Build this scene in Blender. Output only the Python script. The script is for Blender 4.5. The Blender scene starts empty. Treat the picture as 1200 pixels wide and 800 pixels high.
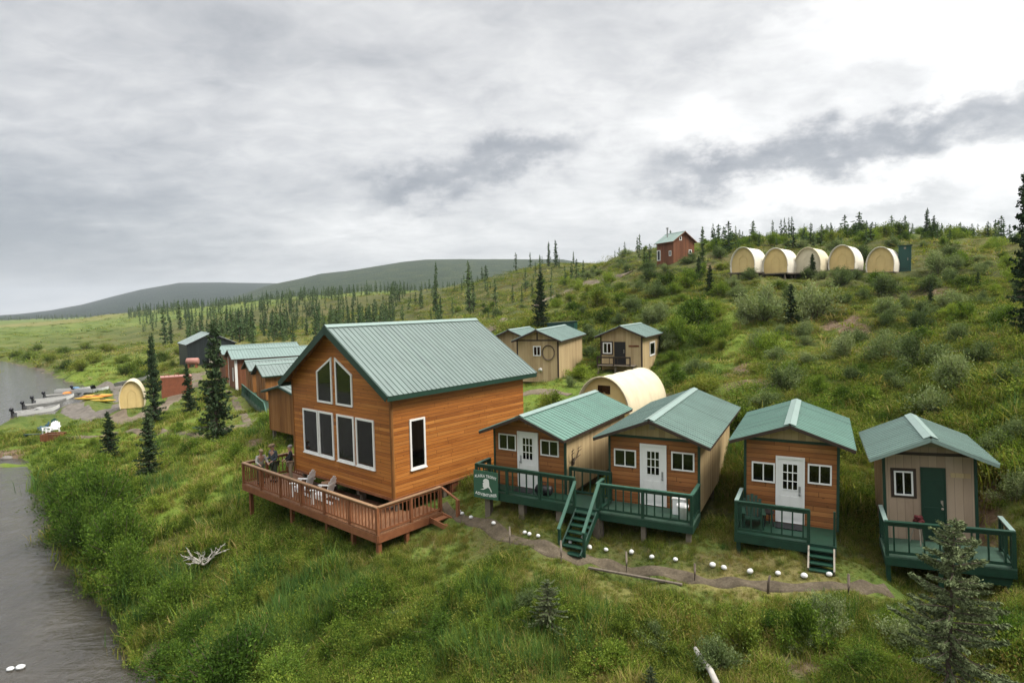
import bpy, math, random
import numpy as np
from mathutils import Vector, Matrix, Euler
random.seed(7); np.random.seed(7)
RND = random.Random(11)
SC = bpy.context.scene
COL = SC.collection
PI = math.pi

# ------------------------------------------------------------------ camera model (used to survey the site)
F, PITCH, ROLL, CAMZ = 700.0, 0.061, 0.021, 10.0
def ray(px, py):
    X, Y = px - 600.0, 400.0 - py
    cr, sr = math.cos(ROLL), math.sin(ROLL)
    X, Y = X * cr + Y * sr, -X * sr + Y * cr
    c, s = math.cos(PITCH), math.sin(PITCH)
    d = (X / F, c + Y / F * s, -s + Y / F * c)
    return (d[0] / d[1], d[2] / d[1])
def at_y(px, py, Y):
    a, b = ray(px, py)
    return (a * Y, Y, CAMZ + b * Y)
def at_z(px, py, z):
    a, b = ray(px, py)
    t = (z - CAMZ) / b
    return (a * t, t, z)

# ------------------------------------------------------------------ materials
def new_mat(name):
    m = bpy.data.materials.new(name); m.use_nodes = True
    nt = m.node_tree; b = nt.nodes['Principled BSDF']
    return m, nt, b
def N(nt, t, **kw):
    n = nt.nodes.new(t)
    for k, v in kw.items():
        if k.startswith('i_'):
            n.inputs[k[2:].replace('_', ' ')].default_value = v
        else:
            setattr(n, k, v)
    return n
def L(nt, a, b): nt.links.new(a, b)
def ramp(nt, fac, stops):
    r = nt.nodes.new('ShaderNodeValToRGB')
    e = r.color_ramp.elements
    while len(e) < len(stops): e.new(0.5)
    for el, (p, c) in zip(e, stops):
        el.position = p; el.color = (c[0], c[1], c[2], 1)
    L(nt, fac, r.inputs[0]); return r.outputs[0]
def mix(nt, fac, a, b, mode='MIX'):
    m = nt.nodes.new('ShaderNodeMix'); m.data_type = 'RGBA'; m.blend_type = mode
    for sock, v in ((m.inputs[0], fac), (m.inputs[6], a), (m.inputs[7], b)):
        if hasattr(v, 'is_linked') or hasattr(v, 'links'): L(nt, v, sock)
        elif isinstance(v, (int, float)): sock.default_value = v
        else: sock.default_value = (v[0], v[1], v[2], 1)
    return m.outputs[2]
def math_n(nt, op, a, b=None, clamp=False):
    n = nt.nodes.new('ShaderNodeMath'); n.operation = op; n.use_clamp = clamp
    for i, v in enumerate((a, b)):
        if v is None: continue
        if isinstance(v, (int, float)): n.inputs[i].default_value = v
        else: L(nt, v, n.inputs[i])
    return n.outputs[0]
def noise(nt, vec, scale, detail=4, rough=0.55, dist=0.0):
    n = N(nt, 'ShaderNodeTexNoise'); n.inputs['Scale'].default_value = scale
    n.inputs['Detail'].default_value = detail; n.inputs['Roughness'].default_value = rough
    n.inputs['Distortion'].default_value = dist
    if vec is not None: L(nt, vec, n.inputs['Vector'])
    return n.outputs['Fac']
def mapping(nt, vec, sc):
    m = N(nt, 'ShaderNodeMapping'); m.inputs['Scale'].default_value = sc
    L(nt, vec, m.inputs['Vector']); return m.outputs[0]
def bump(nt, b, h, strength, dist):
    n = N(nt, 'ShaderNodeBump'); n.inputs['Strength'].default_value = strength; n.inputs['Distance'].default_value = dist
    L(nt, h, n.inputs['Height']); L(nt, n.outputs[0], b.inputs['Normal'])
def objco(nt): return N(nt, 'ShaderNodeTexCoord').outputs['Object']
def wpos(nt): return N(nt, 'ShaderNodeNewGeometry').outputs['Position']

def mat_paint(name, col, rough=0.5, var=0.25, scale=3.0, spec=0.4, metal=0.0):
    m, nt, b = new_mat(name); o = objco(nt)
    f = noise(nt, o, scale, 6, 0.65); f2 = noise(nt, mapping(nt, o, (1, 1, .25)), scale * 9, 3, .6)
    f = math_n(nt, 'ADD', math_n(nt, 'MULTIPLY', f, .65), math_n(nt, 'MULTIPLY', f2, .35))
    lo = [c * (1 - var) for c in col]; hi = [min(1, c * (1 + var)) for c in col]
    L(nt, ramp(nt, f, [(.3, lo), (.7, hi)]), b.inputs['Base Color'])
    b.inputs['Roughness'].default_value = rough; b.inputs['Specular IOR Level'].default_value = spec
    b.inputs['Metallic'].default_value = metal
    return m
def mat_boards(name, axis, width, dark, mid, light, rough=.6, groove=.07, gstr=.6, streak=(.35, .35, 7), weather=None):
    """lapped or grooved boards: axis the coordinate across the boards; colours drift from board to board"""
    m, nt, b = new_mat(name); o = objco(nt)
    sep = N(nt, 'ShaderNodeSeparateXYZ'); L(nt, o, sep.inputs[0])
    if axis == 'Z': c = sep.outputs[2]
    else: c = math_n(nt, 'ADD', sep.outputs[0], sep.outputs[1])
    u = math_n(nt, 'DIVIDE', c, width)
    idx = math_n(nt, 'FLOOR', u); fr = math_n(nt, 'FRACT', u)
    wn = N(nt, 'ShaderNodeTexWhiteNoise'); wn.noise_dimensions = '1D'; L(nt, idx, wn.inputs['W'])
    # grain streaks along the board, offset from board to board
    off = N(nt, 'ShaderNodeCombineXYZ')
    L(nt, math_n(nt, 'MULTIPLY', wn.outputs[0], 40), off.inputs[0]); L(nt, math_n(nt, 'MULTIPLY', wn.outputs[0], 17), off.inputs[1])
    va = N(nt, 'ShaderNodeVectorMath'); va.operation = 'ADD'; L(nt, o, va.inputs[0]); L(nt, off.outputs[0], va.inputs[1])
    g = noise(nt, mapping(nt, va.outputs[0], streak), 2.2, 6, .62, .3)
    g2 = noise(nt, va.outputs[0], .55, 3, .5)
    k = math_n(nt, 'ADD', math_n(nt, 'MULTIPLY', g, .55), math_n(nt, 'ADD', math_n(nt, 'MULTIPLY', wn.outputs[0], .25), math_n(nt, 'MULTIPLY', g2, .2)))
    colr = ramp(nt, k, [(.28, dark), (.5, mid), (.72, light)])
    # knots
    if weather:
        wv = noise(nt, o, .8, 5, .6)
        colr = mix(nt, math_n(nt, 'MULTIPLY', ramp(nt, wv, [(.5, (0, 0, 0)), (.68, (1, 1, 1))]), .55), colr, weather)
    along = math_n(nt, 'ADD', math_n(nt, 'MULTIPLY', wn.outputs[0], 7.3), math_n(nt, 'DIVIDE', math_n(nt, 'ADD', sep.outputs[0], sep.outputs[1]), 3.1)) if axis == 'Z' else None
    if along is not None:
        jf = math_n(nt, 'LESS_THAN', math_n(nt, 'FRACT', along), .005)
        wn2 = N(nt, 'ShaderNodeTexWhiteNoise'); wn2.noise_dimensions = '2D'; cb = N(nt, 'ShaderNodeCombineXYZ'); L(nt, math_n(nt, 'FLOOR', along), cb.inputs[0]); L(nt, idx, cb.inputs[1]); L(nt, cb.outputs[0], wn2.inputs['Vector'])
        colr = mix(nt, math_n(nt, 'MULTIPLY', wn2.outputs[0], .38), colr, [d_ * .8 for d_ in dark])
        colr = mix(nt, math_n(nt, 'MULTIPLY', jf, .8), colr, [d_ * .25 for d_ in dark])
        vo = N(nt, 'ShaderNodeTexVoronoi'); vo.inputs['Scale'].default_value = 2.6; L(nt, mapping(nt, o, (.9, .9, 1.7)), vo.inputs['Vector'])
        colr = mix(nt, math_n(nt, 'MULTIPLY', math_n(nt, 'LESS_THAN', vo.outputs['Distance'], .10), .65), colr, [d_ * .5 for d_ in dark])
    gm = math_n(nt, 'LESS_THAN', fr, groove)
    colr = mix(nt, math_n(nt, 'MULTIPLY', gm, gstr), colr, [d * .25 for d in dark])
    L(nt, colr, b.inputs['Base Color'])
    b.inputs['Roughness'].default_value = rough; b.inputs['Specular IOR Level'].default_value = .25
    h = math_n(nt, 'ADD', math_n(nt, 'MULTIPLY', g, .15), math_n(nt, 'MULTIPLY', math_n(nt, 'GREATER_THAN', fr, groove), .8))
    bump(nt, b, h, .5, .012)
    return m

M = {}
M['cedar'] = mat_boards('cedar lap siding', 'Z', .145, (.19, .06, .013), (.345, .125, .026), (.46, .20, .05), .5, .085, .85)
M['cedar_old'] = mat_boards('weathered cedar siding', 'Z', .15, (.135, .05, .016), (.26, .10, .03), (.36, .165, .055), .6, .085, .8, weather=(.13, .07, .036))
M['cedar_vert'] = mat_boards('cedar vertical boards', 'X', .2, (0.119, 0.046, 0.012), (0.205, 0.086, 0.023), (0.264, 0.125, 0.040), .6, streak=(3, 3, .3))
M['tan'] = mat_boards('tan grooved plywood', 'X', .2, (.28, .20, .105), (.38, .285, .155), (.45, .35, .20), .7, .06, .4, streak=(1.2, 1.2, .25))
M['pinktan'] = mat_boards('pinkish tan plywood', 'X', .2, (0.244, 0.178, 0.125), (0.317, 0.238, 0.168), (0.356, 0.277, 0.205), .7, .06, .4, streak=(1.2, 1.2, .25))
M['redbrown'] = mat_boards('red brown boards', 'X', .25, (.085, .03, .013), (.135, .05, .022), (.18, .075, .034), .7, streak=(2, 2, .3))
M['skirt'] = mat_boards('red skirting panel', 'X', .6, (0.099, 0.033, 0.017), (0.132, 0.046, 0.022), (0.165, 0.059, 0.030), .7, .02, streak=(1, 1, .5))
M['blackmetal'] = mat_boards('dark metal siding', 'X', .3, (0.008, 0.012, 0.013), (0.013, 0.018, 0.020), (0.018, 0.024, 0.025), .5, .15, .5, streak=(1, 1, .2))
def mat_roof(name, col, dirt):
    m, nt, b = new_mat(name); o = objco(nt)
    f = noise(nt, o, .9, 6, .6); f2 = noise(nt, mapping(nt, o, (.3, 6, .3)), 2.0, 5, .65)
    c = mix(nt, ramp(nt, f, [(.35, (0, 0, 0)), (.75, (1, 1, 1))]), col, [col[0] * .8, col[1] * .82, col[2] * .82])
    c = mix(nt, math_n(nt, 'MULTIPLY', ramp(nt, f2, [(.46, (0, 0, 0)), (.66, (1, 1, 1))]), .75), c, dirt)
    sp = N(nt, 'ShaderNodeSeparateXYZ'); L(nt, o, sp.inputs[0]); wq = N(nt, 'ShaderNodeTexWhiteNoise'); wq.noise_dimensions = '2D'
    cq = N(nt, 'ShaderNodeCombineXYZ'); L(nt, math_n(nt, 'FLOOR', math_n(nt, 'DIVIDE', sp.outputs[1], .92)), cq.inputs[0]); L(nt, math_n(nt, 'GREATER_THAN', sp.outputs[0], 0.0), cq.inputs[1]); L(nt, cq.outputs[0], wq.inputs['Vector'])
    c = mix(nt, math_n(nt, 'MULTIPLY', wq.outputs[0], .30), c, [q * .74 for q in col])
    lap = math_n(nt, 'LESS_THAN', math_n(nt, 'FRACT', math_n(nt, 'DIVIDE', sp.outputs[1], .92)), .03)
    c = mix(nt, math_n(nt, 'MULTIPLY', lap, .55), c, [q * .45 for q in col])
    L(nt, c, b.inputs['Base Color']); bump(nt, b, noise(nt, o, 1.6, 3), .25, .03)
    b.inputs['Roughness'].default_value = .38; b.inputs['Metallic'].default_value = .15; b.inputs['Specular IOR Level'].default_value = .5
    return m
M['roof'] = mat_roof('green grey ribbed metal', (.145, .19, .172), (.105, .132, .122))
M['roof_teal'] = mat_roof('teal ribbed metal', (.125, .232, .186), (.10, .16, .134))
M['roof_mid'] = mat_roof('sea green ribbed metal', (.138, .212, .182), (.10, .145, .125))
M['roof_pale'] = mat_roof('pale green grey metal', (.165, .238, .213), (.13, .175, .16))
M['cap'] = mat_paint('pale ridge cap', (0.178, 0.244, 0.221), .4, .1)
M['trim'] = mat_paint('dark green trim', (0.008, 0.033, 0.020), .5, .25)
M['deckgreen'] = mat_paint('green deck paint', (0.007, 0.034, 0.020), .5, .3, 4)
M['deckworn'] = mat_paint('worn green deck boards', (0.030, 0.066, 0.044), .65, .5, 2)
M['railgreen'] = mat_paint('light green rail', (0.033, 0.092, 0.063), .55, .3)
M['brown_trim'] = mat_paint('brown trim', (0.030, 0.018, 0.012), .6, .3)
M['white'] = mat_paint('white paint', (.64, .64, .62), .45, .06)
M['plastic'] = mat_paint('white plastic', (.74, .74, .73), .35, .05)
M['redwood'] = mat_boards('stained deck timber', 'X', 3.0, (0.125, 0.045, 0.020), (0.191, 0.074, 0.033), (0.244, 0.106, 0.050), .6, 0, 0, streak=(2, 2, 2))
M['railcap'] = mat_boards('sun bleached rail cap', 'X', 3.0, (0.178, 0.106, 0.059), (0.238, 0.145, 0.083), (0.284, 0.185, 0.112), .6, 0, 0, streak=(2, 2, 2))
M['deckboards'] = mat_boards('deck boards', 'X', .14, (0.125, 0.056, 0.026), (0.178, 0.086, 0.044), (0.218, 0.112, 0.059), .6, .08, .7, streak=(3, .3, 1))
M['post'] = mat_paint('grey weathered timber', (0.112, 0.092, 0.069), .8, .35, 6)
M['plank'] = mat_paint('pale plank', (0.224, 0.198, 0.158), .8, .3, 6)
M['glass'], _nt, _b = new_mat('dark window glass')
_f = noise(_nt, wpos(_nt), 1.7, 3, .6)
L(_nt, ramp(_nt, _f, [(.42, (0.001, 0.001, 0.001)), (.62, (0.004, 0.004, 0.003)), (.75, (.014, .012, .008))]), _b.inputs['Base Color'])
_b.inputs['Roughness'].default_value = .04; _b.inputs['Specular IOR Level'].default_value = .5
M['black'] = mat_paint('black', (0.008, 0.008, 0.009), .5, .3)
M['opening_shade'] = mat_paint('painted shade of barn opening', (0.004, 0.004, 0.004), .9, .2)  # near-black colour standing in for the shade inside the barn
def mat_canvas(name, col):
    m, nt, b = new_mat(name); o = objco(nt)
    f = noise(nt, o, 1.3, 5, .6)
    st = noise(nt, mapping(nt, o, (2.5, 2.5, .35)), 1.6, 4, .6)
    k = math_n(nt, 'ADD', math_n(nt, 'MULTIPLY', f, .6), math_n(nt, 'MULTIPLY', st, .4))
    L(nt, ramp(nt, k, [(.3, [c * .8 for c in col]), (.62, col)]), b.inputs['Base Color'])
    b.inputs['Roughness'].default_value = .75
    bump(nt, b, noise(nt, o, 5, 3), .25, .03)
    return m
M['canvas'] = mat_canvas('cream canvas', (.56, .49, .34)); M['canvas_white'] = mat_canvas('bleached canvas', (.62, .58, .49)); M['canvas_front'] = mat_canvas('yellow canvas', (.56, .42, .18)); M['canvas_pale'] = mat_canvas('faded canvas', (.56, .50, .36))
M['tin'] = mat_paint('bare aluminium', (0.277, 0.284, 0.277), .35, .15, metal=.5)
M['boatwhite'] = mat_paint('white hull', (.56, .57, .56), .35, .12)
M['boatinside'] = mat_paint('grey boat floor', (0.218, 0.218, 0.211), .7, .3)
M['kayak_yellow'] = mat_paint('yellow kayak plastic', (.38, .25, .02), .35, .1)
M['kayak_orange'] = mat_paint('orange kayak plastic', (0.475, 0.158, 0.020), .35, .1)
M['blue'] = mat_paint('blue tarpaulin', (0.066, 0.145, 0.251), .5, .15)
M['rust'] = mat_paint('rust red panel', (0.178, 0.056, 0.026), .75, .35, 2)
M['pinktank'] = mat_paint('faded red tank', (0.297, 0.139, 0.112), .6, .2)
M['deadwood'] = mat_paint('bleached dead wood', (0.343, 0.323, 0.290), .85, .25, 8)
M['rock'] = mat_paint('grey rock', (0.145, 0.132, 0.119), .85, .35, 3)
M['whitestone'] = mat_paint('white painted stone', (0.528, 0.528, 0.515), .55, .05)
M['foam'] = mat_paint('white water', (0.495, 0.508, 0.515), .5, .1)
M['skin'] = mat_paint('skin', (0.317, 0.178, 0.125), .55, .08); M['cloth_light'] = mat_paint('light shirt', (0.277, 0.264, 0.238), .85, .15); M['cloth_slate'] = mat_paint('slate jacket', (0.040, 0.050, 0.059), .85, .2)
M['cloth_black'] = mat_paint('black vest', (0.010, 0.011, 0.012), .85, .2); M['cloth_khaki'] = mat_paint('khaki cloth', (0.238, 0.191, 0.125), .85, .12); M['cloth_green'] = mat_paint('olive trousers', (0.040, 0.050, 0.030), .85, .2); M['cap_tan'] = mat_paint('tan cap', (0.198, 0.139, 0.079), .85, .15); M['hair_grey'] = mat_paint('grey hair', (0.224, 0.211, 0.198), .8, .2)
M['signgreen'] = mat_paint('green sign board', (0.030, 0.089, 0.056), .5, .15, 2)
M['flower'] = mat_paint('dark red flower', (0.086, 0.008, 0.010), .7, .4, 14)
M['bluegreen'] = mat_paint('dark teal panel', (0.008, 0.050, 0.040), .5, .15)
M['vest'] = mat_paint('motor cowl', (0.008, 0.009, 0.013), .3, .1)

# vegetation colours: drift with the place where the plant grows, not with light
def veg_fac(nt):
    p = wpos(nt)
    mp = mapping(nt, p, (1, 1, .3))
    a = noise(nt, mp, .06, 4, .6); c = noise(nt, mp, .45, 4, .6); d = noise(nt, mp, 2.3, 3, .6)
    return a, c, d
def mat_leaf(name, cols, wa=.34, wc=.38, wd=.28, rnd=.40, rough=.6, trans=.38):
    m, nt, b = new_mat(name)
    a, c, d = veg_fac(nt)
    k = math_n(nt, 'ADD', math_n(nt, 'MULTIPLY', a, wa), math_n(nt, 'ADD', math_n(nt, 'MULTIPLY', c, wc), math_n(nt, 'MULTIPLY', d, wd)))
    oi = N(nt, 'ShaderNodeObjectInfo')
    at = N(nt, 'ShaderNodeAttribute'); at.attribute_name = 'leafrnd'
    k = math_n(nt, 'ADD', k, math_n(nt, 'MULTIPLY', math_n(nt, 'SUBTRACT', oi.outputs['Random'], .5), rnd * .5))
    k = math_n(nt, 'ADD', k, math_n(nt, 'MULTIPLY', math_n(nt, 'SUBTRACT', at.outputs['Fac'], .5), rnd * .6))
    n = len(cols)
    col = ramp(nt, k, [(.37 + .27 * i / (n - 1), c_) for i, c_ in enumerate(cols)])
    L(nt, col, b.inputs['Base Color'])
    b.inputs['Roughness'].default_value = .8; b.inputs['Specular IOR Level'].default_value = .08
    if trans:
        tr = N(nt, 'ShaderNodeBsdfTranslucent'); L(nt, mix(nt, 1.0, col, (1.0, 1.05, .6), 'MULTIPLY'), tr.inputs['Color'])
        ms = N(nt, 'ShaderNodeMixShader'); ms.inputs[0].default_value = trans
        L(nt, b.outputs[0], ms.inputs[1]); L(nt, tr.outputs[0], ms.inputs[2])
        L(nt, ms.outputs[0], nt.nodes['Material Output'].inputs['Surface'])
    return m
GRASS = [(.036, .062, .009), (.09, .142, .017), (.155, .208, .026), (.215, .225, .042), (.28, .225, .085)]
M['grass'] = mat_leaf('grass blades', GRASS)
M['horsetail'] = mat_leaf('blue green horsetail', [(0.033, 0.075, 0.020), (0.053, 0.119, 0.029), (0.084, 0.156, 0.036), (0.139, 0.200, 0.041)])
M['drygrass'] = mat_leaf('straw grass', [(0.125, 0.125, 0.040), (0.213, 0.181, 0.065), (0.288, 0.231, 0.106), (0.312, 0.250, 0.138)])
M['brush'] = mat_leaf('low brush', [(0.034, 0.061, 0.011), (0.079, 0.123, 0.019), (0.150, 0.198, 0.031), (0.217, 0.226, 0.047)])
M['moss'] = mat_leaf('heath brush', [(0.046, 0.068, 0.013), (0.098, 0.129, 0.022), (0.156, 0.171, 0.032), (0.190, 0.141, 0.043)])
M['willow'] = mat_leaf('sage willow leaves', [(.052, .08, .03), (.105, .145, .055), (.17, .215, .09), (.23, .265, .13)])
M['alder'] = mat_leaf('alder leaves', [(0.037, 0.072, 0.011), (0.080, 0.135, 0.018), (0.147, 0.214, 0.029), (0.220, 0.276, 0.045)])
M['bank_leaf'] = mat_leaf('river bank alder leaves', [(0.029, 0.061, 0.010), (0.055, 0.106, 0.015), (0.100, 0.165, 0.024), (0.158, 0.222, 0.034)])
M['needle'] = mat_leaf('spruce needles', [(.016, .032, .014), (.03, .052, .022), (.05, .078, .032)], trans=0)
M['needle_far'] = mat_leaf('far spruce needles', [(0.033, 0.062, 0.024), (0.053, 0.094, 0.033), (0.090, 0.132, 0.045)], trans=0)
M['needle_blue'] = mat_leaf('grey green spruce needles', [(0.042, 0.061, 0.025), (0.079, 0.102, 0.047), (0.126, 0.153, 0.072)], trans=0)
M['bark'] = mat_paint('spruce bark', (.085, .065, .05), .9, .35, 6)
M['stem'] = mat_paint('shrub stems', (.10, .075, .05), .9, .3, 6)

# ------------------------------------------------------------------ mesh helpers
class MB:
    def __init__(s): s.v = []; s.f = []; s.m = []; s.cur = 0
    def mat(s, i): s.cur = i; return s
    def face(s, pts):
        n = len(s.v); s.v += [tuple(p) for p in pts]; s.f.append(tuple(range(n, n + len(pts)))); s.m.append(s.cur)
    def hexa(s, p):            # p: 4 bottom (ccw seen from above) + 4 top
        n = len(s.v); s.v += [tuple(q) for q in p]
        for q in ((3, 2, 1, 0), (4, 5, 6, 7), (0, 1, 5, 4), (1, 2, 6, 5), (2, 3, 7, 6), (3, 0, 4, 7)):
            s.f.append(tuple(n + i for i in q)); s.m.append(s.cur)
        return s
    def box(s, x0, x1, y0, y1, z0, z1):
        return s.hexa([(x0, y0, z0), (x1, y0, z0), (x1, y1, z0), (x0, y1, z0), (x0, y0, z1), (x1, y0, z1), (x1, y1, z1), (x0, y1, z1)])
    def bar(s, a, b, w, h, up=(0, 0, 1)):     # rectangular bar from a to b, w sideways, h along up
        a, b = Vector(a), Vector(b); d = (b - a).normalized(); u = Vector(up)
        side = d.cross(u)
        if side.length < 1e-4: side = d.cross(Vector((1, 0, 0)))
        side.normalize(); u = side.cross(d).normalized()
        q = []
        for e in (a, b):
            for (i, j) in ((-1, -1), (1, -1), (1, 1), (-1, 1)): q.append(e + side * (i * w / 2) + u * (j * h / 2))
        n = len(s.v); s.v += [tuple(p) for p in q]
        for f in ((0, 1, 2, 3), (7, 6, 5, 4), (0, 4, 5, 1), (1, 5, 6, 2), (2, 6, 7, 3), (3, 7, 4, 0)):
            s.f.append(tuple(n + i for i in f)); s.m.append(s.cur)
        return s
    def tube(s, pts, radii, n=8, cap=True):
        pts = [Vector(p) for p in pts]; rings = []
        for i, p in enumerate(pts):
            d = (pts[min(i + 1, len(pts) - 1)] - pts[max(i - 1, 0)]).normalized()
            a = d.cross(Vector((0, 0, 1)))
            if a.length < 1e-3: a = d.cross(Vector((1, 0, 0)))
            a.normalize(); b = d.cross(a)
            r = radii[i] if isinstance(radii, (list, tuple)) else radii
            k = len(s.v); s.v += [tuple(p + a * (r * math.cos(2 * PI * j / n)) + b * (r * math.sin(2 * PI * j / n))) for j in range(n)]
            rings.append(k)
        for k0, k1 in zip(rings, rings[1:]):
            for j in range(n):
                s.f.append((k0 + j, k0 + (j + 1) % n, k1 + (j + 1) % n, k1 + j)); s.m.append(s.cur)
        if cap:
            s.f.append(tuple(rings[0] + j for j in reversed(range(n)))); s.m.append(s.cur)
            s.f.append(tuple(rings[-1] + j for j in range(n))); s.m.append(s.cur)
        return s
    def prism(s, poly, off):   # closed polygon (3d points) extruded by vector off
        off = Vector(off); a = [Vector(p) for p in poly]; b = [p + off for p in a]; n = len(a); k = len(s.v)
        s.v += [tuple(p) for p in a + b]
        s.f.append(tuple(k + i for i in reversed(range(n)))); s.f.append(tuple(k + n + i for i in range(n))); s.m += [s.cur] * 2
        for i in range(n):
            j = (i + 1) % n
            s.f.append((k + i, k + j, k + n + j, k + n + i)); s.m.append(s.cur)
        return s
    def ring(s, outer, inner, off):   # frame: outer and inner polygons (same count), extruded
        off = Vector(off); n = len(outer); k = len(s.v)
        o = [Vector(p) for p in outer]; i_ = [Vector(p) for p in inner]
        s.v += [tuple(p) for p in o + i_ + [p + off for p in o] + [p + off for p in i_]]
        for a in range(n):
            b = (a + 1) % n
            for f in ((k + 2 * n + a, k + 2 * n + b, k + 3 * n + b, k + 3 * n + a), (k + a, k + b, k + 2 * n + b, k + 2 * n + a),
                      (k + n + b, k + n + a, k + 3 * n + a, k + 3 * n + b), (k + b, k + a, k + n + a, k + n + b)):
                s.f.append(f); s.m.append(s.cur)
        return s
    def ball(s, c, r, n=12, m=8, flat=1.0, rnd=0):
        c = Vector(c); rr = r if isinstance(r, (tuple, list)) else (r, r, r); k = len(s.v)
        for i in range(m + 1):
            t = PI * i / m
            for j in range(n):
                p = 2 * PI * j / n; q = 1 + rnd * RND.uniform(-1, 1) * (0 < i < m)
                s.v.append((c.x + rr[0] * q * math.sin(t) * math.cos(p), c.y + rr[1] * q * math.sin(t) * math.sin(p), c.z + rr[2] * q * math.cos(t)))
        for i in range(m):
            for j in range(n):
                s.f.append((k + i * n + j, k + (i + 1) * n + j, k + (i + 1) * n + (j + 1) % n, k + i * n + (j + 1) % n)); s.m.append(s.cur)
        return s
    def mesh(s, name, mats, smooth=False):
        me = bpy.data.meshes.new(name); me.from_pydata(s.v, [], s.f)
        for m in mats: me.materials.append(m)
        if len(mats) > 1: me.polygons.foreach_set('material_index', s.m)
        if smooth: me.polygons.foreach_set('use_smooth', [True] * len(s.f))
        me.update(); me.validate(); return me
    def build(s, name, mats, parent=None, smooth=False):
        if not isinstance(mats, (list, tuple)): mats = [mats]
        o = bpy.data.objects.new(name, s.mesh(name, mats, smooth)); COL.objects.link(o)
        if parent is not None: o.parent = parent
        return o
def fix_normals(o):
    import bmesh
    bm = bmesh.new(); bm.from_mesh(o.data); bmesh.ops.recalc_face_normals(bm, faces=bm.faces); bm.to_mesh(o.data); bm.free()
def tag(o, label, cat, group=None, kind=None):
    if label: o['label'] = label
    if cat: o['category'] = cat
    if group: o['group'] = group
    if kind: o['kind'] = kind
    return o
def struct(o): o['kind'] = 'structure'; return o
def thing(name, label, cat, loc=(0, 0, 0), rz=0.0, group=None):
    o = bpy.data.objects.new(name, None); o.empty_display_size = .2; COL.objects.link(o)
    o.location = loc; o.rotation_euler = (0, 0, rz)
    return tag(o, label, cat, group)
KIDS = {}
def copy_tree(o, parent=None):
    c = o.copy(); COL.objects.link(c)
    if parent is not None: c.parent = parent
    for ch in [x for x in o.children]: copy_tree(ch, c)
    return c
def inst(name, mesh, parent, loc=(0, 0, 0), rot=None):
    o = bpy.data.objects.new(name, mesh); COL.objects.link(o); o.parent = parent; o.location = loc
    if rot: o.rotation_euler = rot
    return o

# ------------------------------------------------------------------ terrain
RIV = -2.6
ctrl = []
def cz(px, py, z): ctrl.append(at_z(px, py, z))
def cy(px, py, Y): ctrl.append(at_y(px, py, Y))
def cw(x, y, z): ctrl.append((x, y, z))
for q in [(-2.8, 23.5, 1.6), (-.9, 21.9, 2.45), (-1.0, 20.8, 2.0), (1.6, 18.8, 2.4), (2.7, 19.4, 2.1), (5.4, 18.2, 2.1), (6.6, 17.4, 2.05), (8.3, 16.2, 2.3),
          (10, 15.9, 2.2), (13, 15.6, 2.4), (3.6, 27, 3.0), (7.9, 26.2, 3.2), (10.8, 22.1, 3.4), (13.6, 19.5, 3.3), (-10.5, 28.3, .6), (.5, 29.6, 2.2),
          (-5.2, 34.5, 1.7), (-4.9, 21, .8), (-13, 28.5, 0.0), (-7.67, 23.77, .5), (-3.7, 22.06, 1.2), (-17, 36, .4), (-15, 42, 1.0), (-10, 40, 1.7), (4, 33, 3.3), (0, 40, 3.6), (2, 47, 4.4), (8.7, 47, 4.2), (8, 54, 5.2), (13, 44, 4.9)]: cw(*q)
for q in [(600, 800, 1.4), (1000, 800, 1.9), (300, 800, -.6), (450, 720, .4), (760, 710, 2.0), (600, 1100, 1.2), (1000, 1100, 1.6), (250, 1100, -.6), (1190, 700, 2.6), (1190, 560, 4.5),
          (0, 380, -1.5), (0, 400, -1.8), (0, 418, -2.0), (100, 385, -1.0), (150, 375, .5), (150, 400, -1), (200, 400, 0), (240, 432, .2), (300, 410, 1.5), (-300, 380, -1.6), (-300, 420, -2), (-300, 520, -2.2),
          (60, 540, -1.9), (150, 520, -1.7), (150, 600, -1.6), (130, 650, -1.9), (250, 600, -.5), (200, 700, -1.6), (260, 760, -1.2), (250, 520, 0), (300, 500, .9), (200, 490, -.9), (130, 450, -1.9), (110, 470, -2.2), (60, 495, -2.2)]: cz(*q)
for q in [(300, 392, 160), (450, 380, 180), (400, 385, 180), (400, 345, 450), (300, 355, 600), (200, 364, 700), (550, 340, 300), (640, 315, 260), (600, 345, 180), (620, 370, 110), (560, 380, 100),
          (690, 312, 200), (740, 297, 150), (730, 324, 100), (720, 350, 75), (740, 400, 54), (780, 430, 49), (850, 350, 60), (850, 320, 75), (950, 322, 67), (1040, 322, 66), (800, 308, 92),
          (950, 288, 100), (900, 280, 115), (1000, 277, 110), (1100, 280, 100), (1180, 287, 90), (870, 440, 36), (1000, 400, 42), (1000, 440, 31), (1100, 450, 27), (1190, 450, 23), (1190, 392, 31), (1250, 300, 70), (800, 292, 130)]: cy(*q)
for px, z in ((1250, 8), (1100, 10), (1000, 10), (900, 12), (800, 12), (740, 14), (690, 14), (640, 17)):
    a, b = ray(px, 350); cw(a * 330, 330, z)
for px in (-300, 0, 200, 400, 640, 900, 1250):
    a, b = ray(px, 350); cw(a * 1500, 1500, -1.5 if px < 150 else 4); cw(a * 6000, 6000, -2)
ctrl = np.array(ctrl)
def uvw(x, y):
    r = np.maximum(np.hypot(x, y), 5.0); az = np.clip(np.arctan2(x, y), -1.05, 1.05)
    return az * 1.6, np.log(r)
_cu, _cv = uvw(ctrl[:, 0], ctrl[:, 1])
def _tps(d2): return np.where(d2 > 1e-12, .5 * d2 * np.log(np.maximum(d2, 1e-12)), 0)
_n = len(ctrl)
_A = np.zeros((_n + 3, _n + 3))
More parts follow.
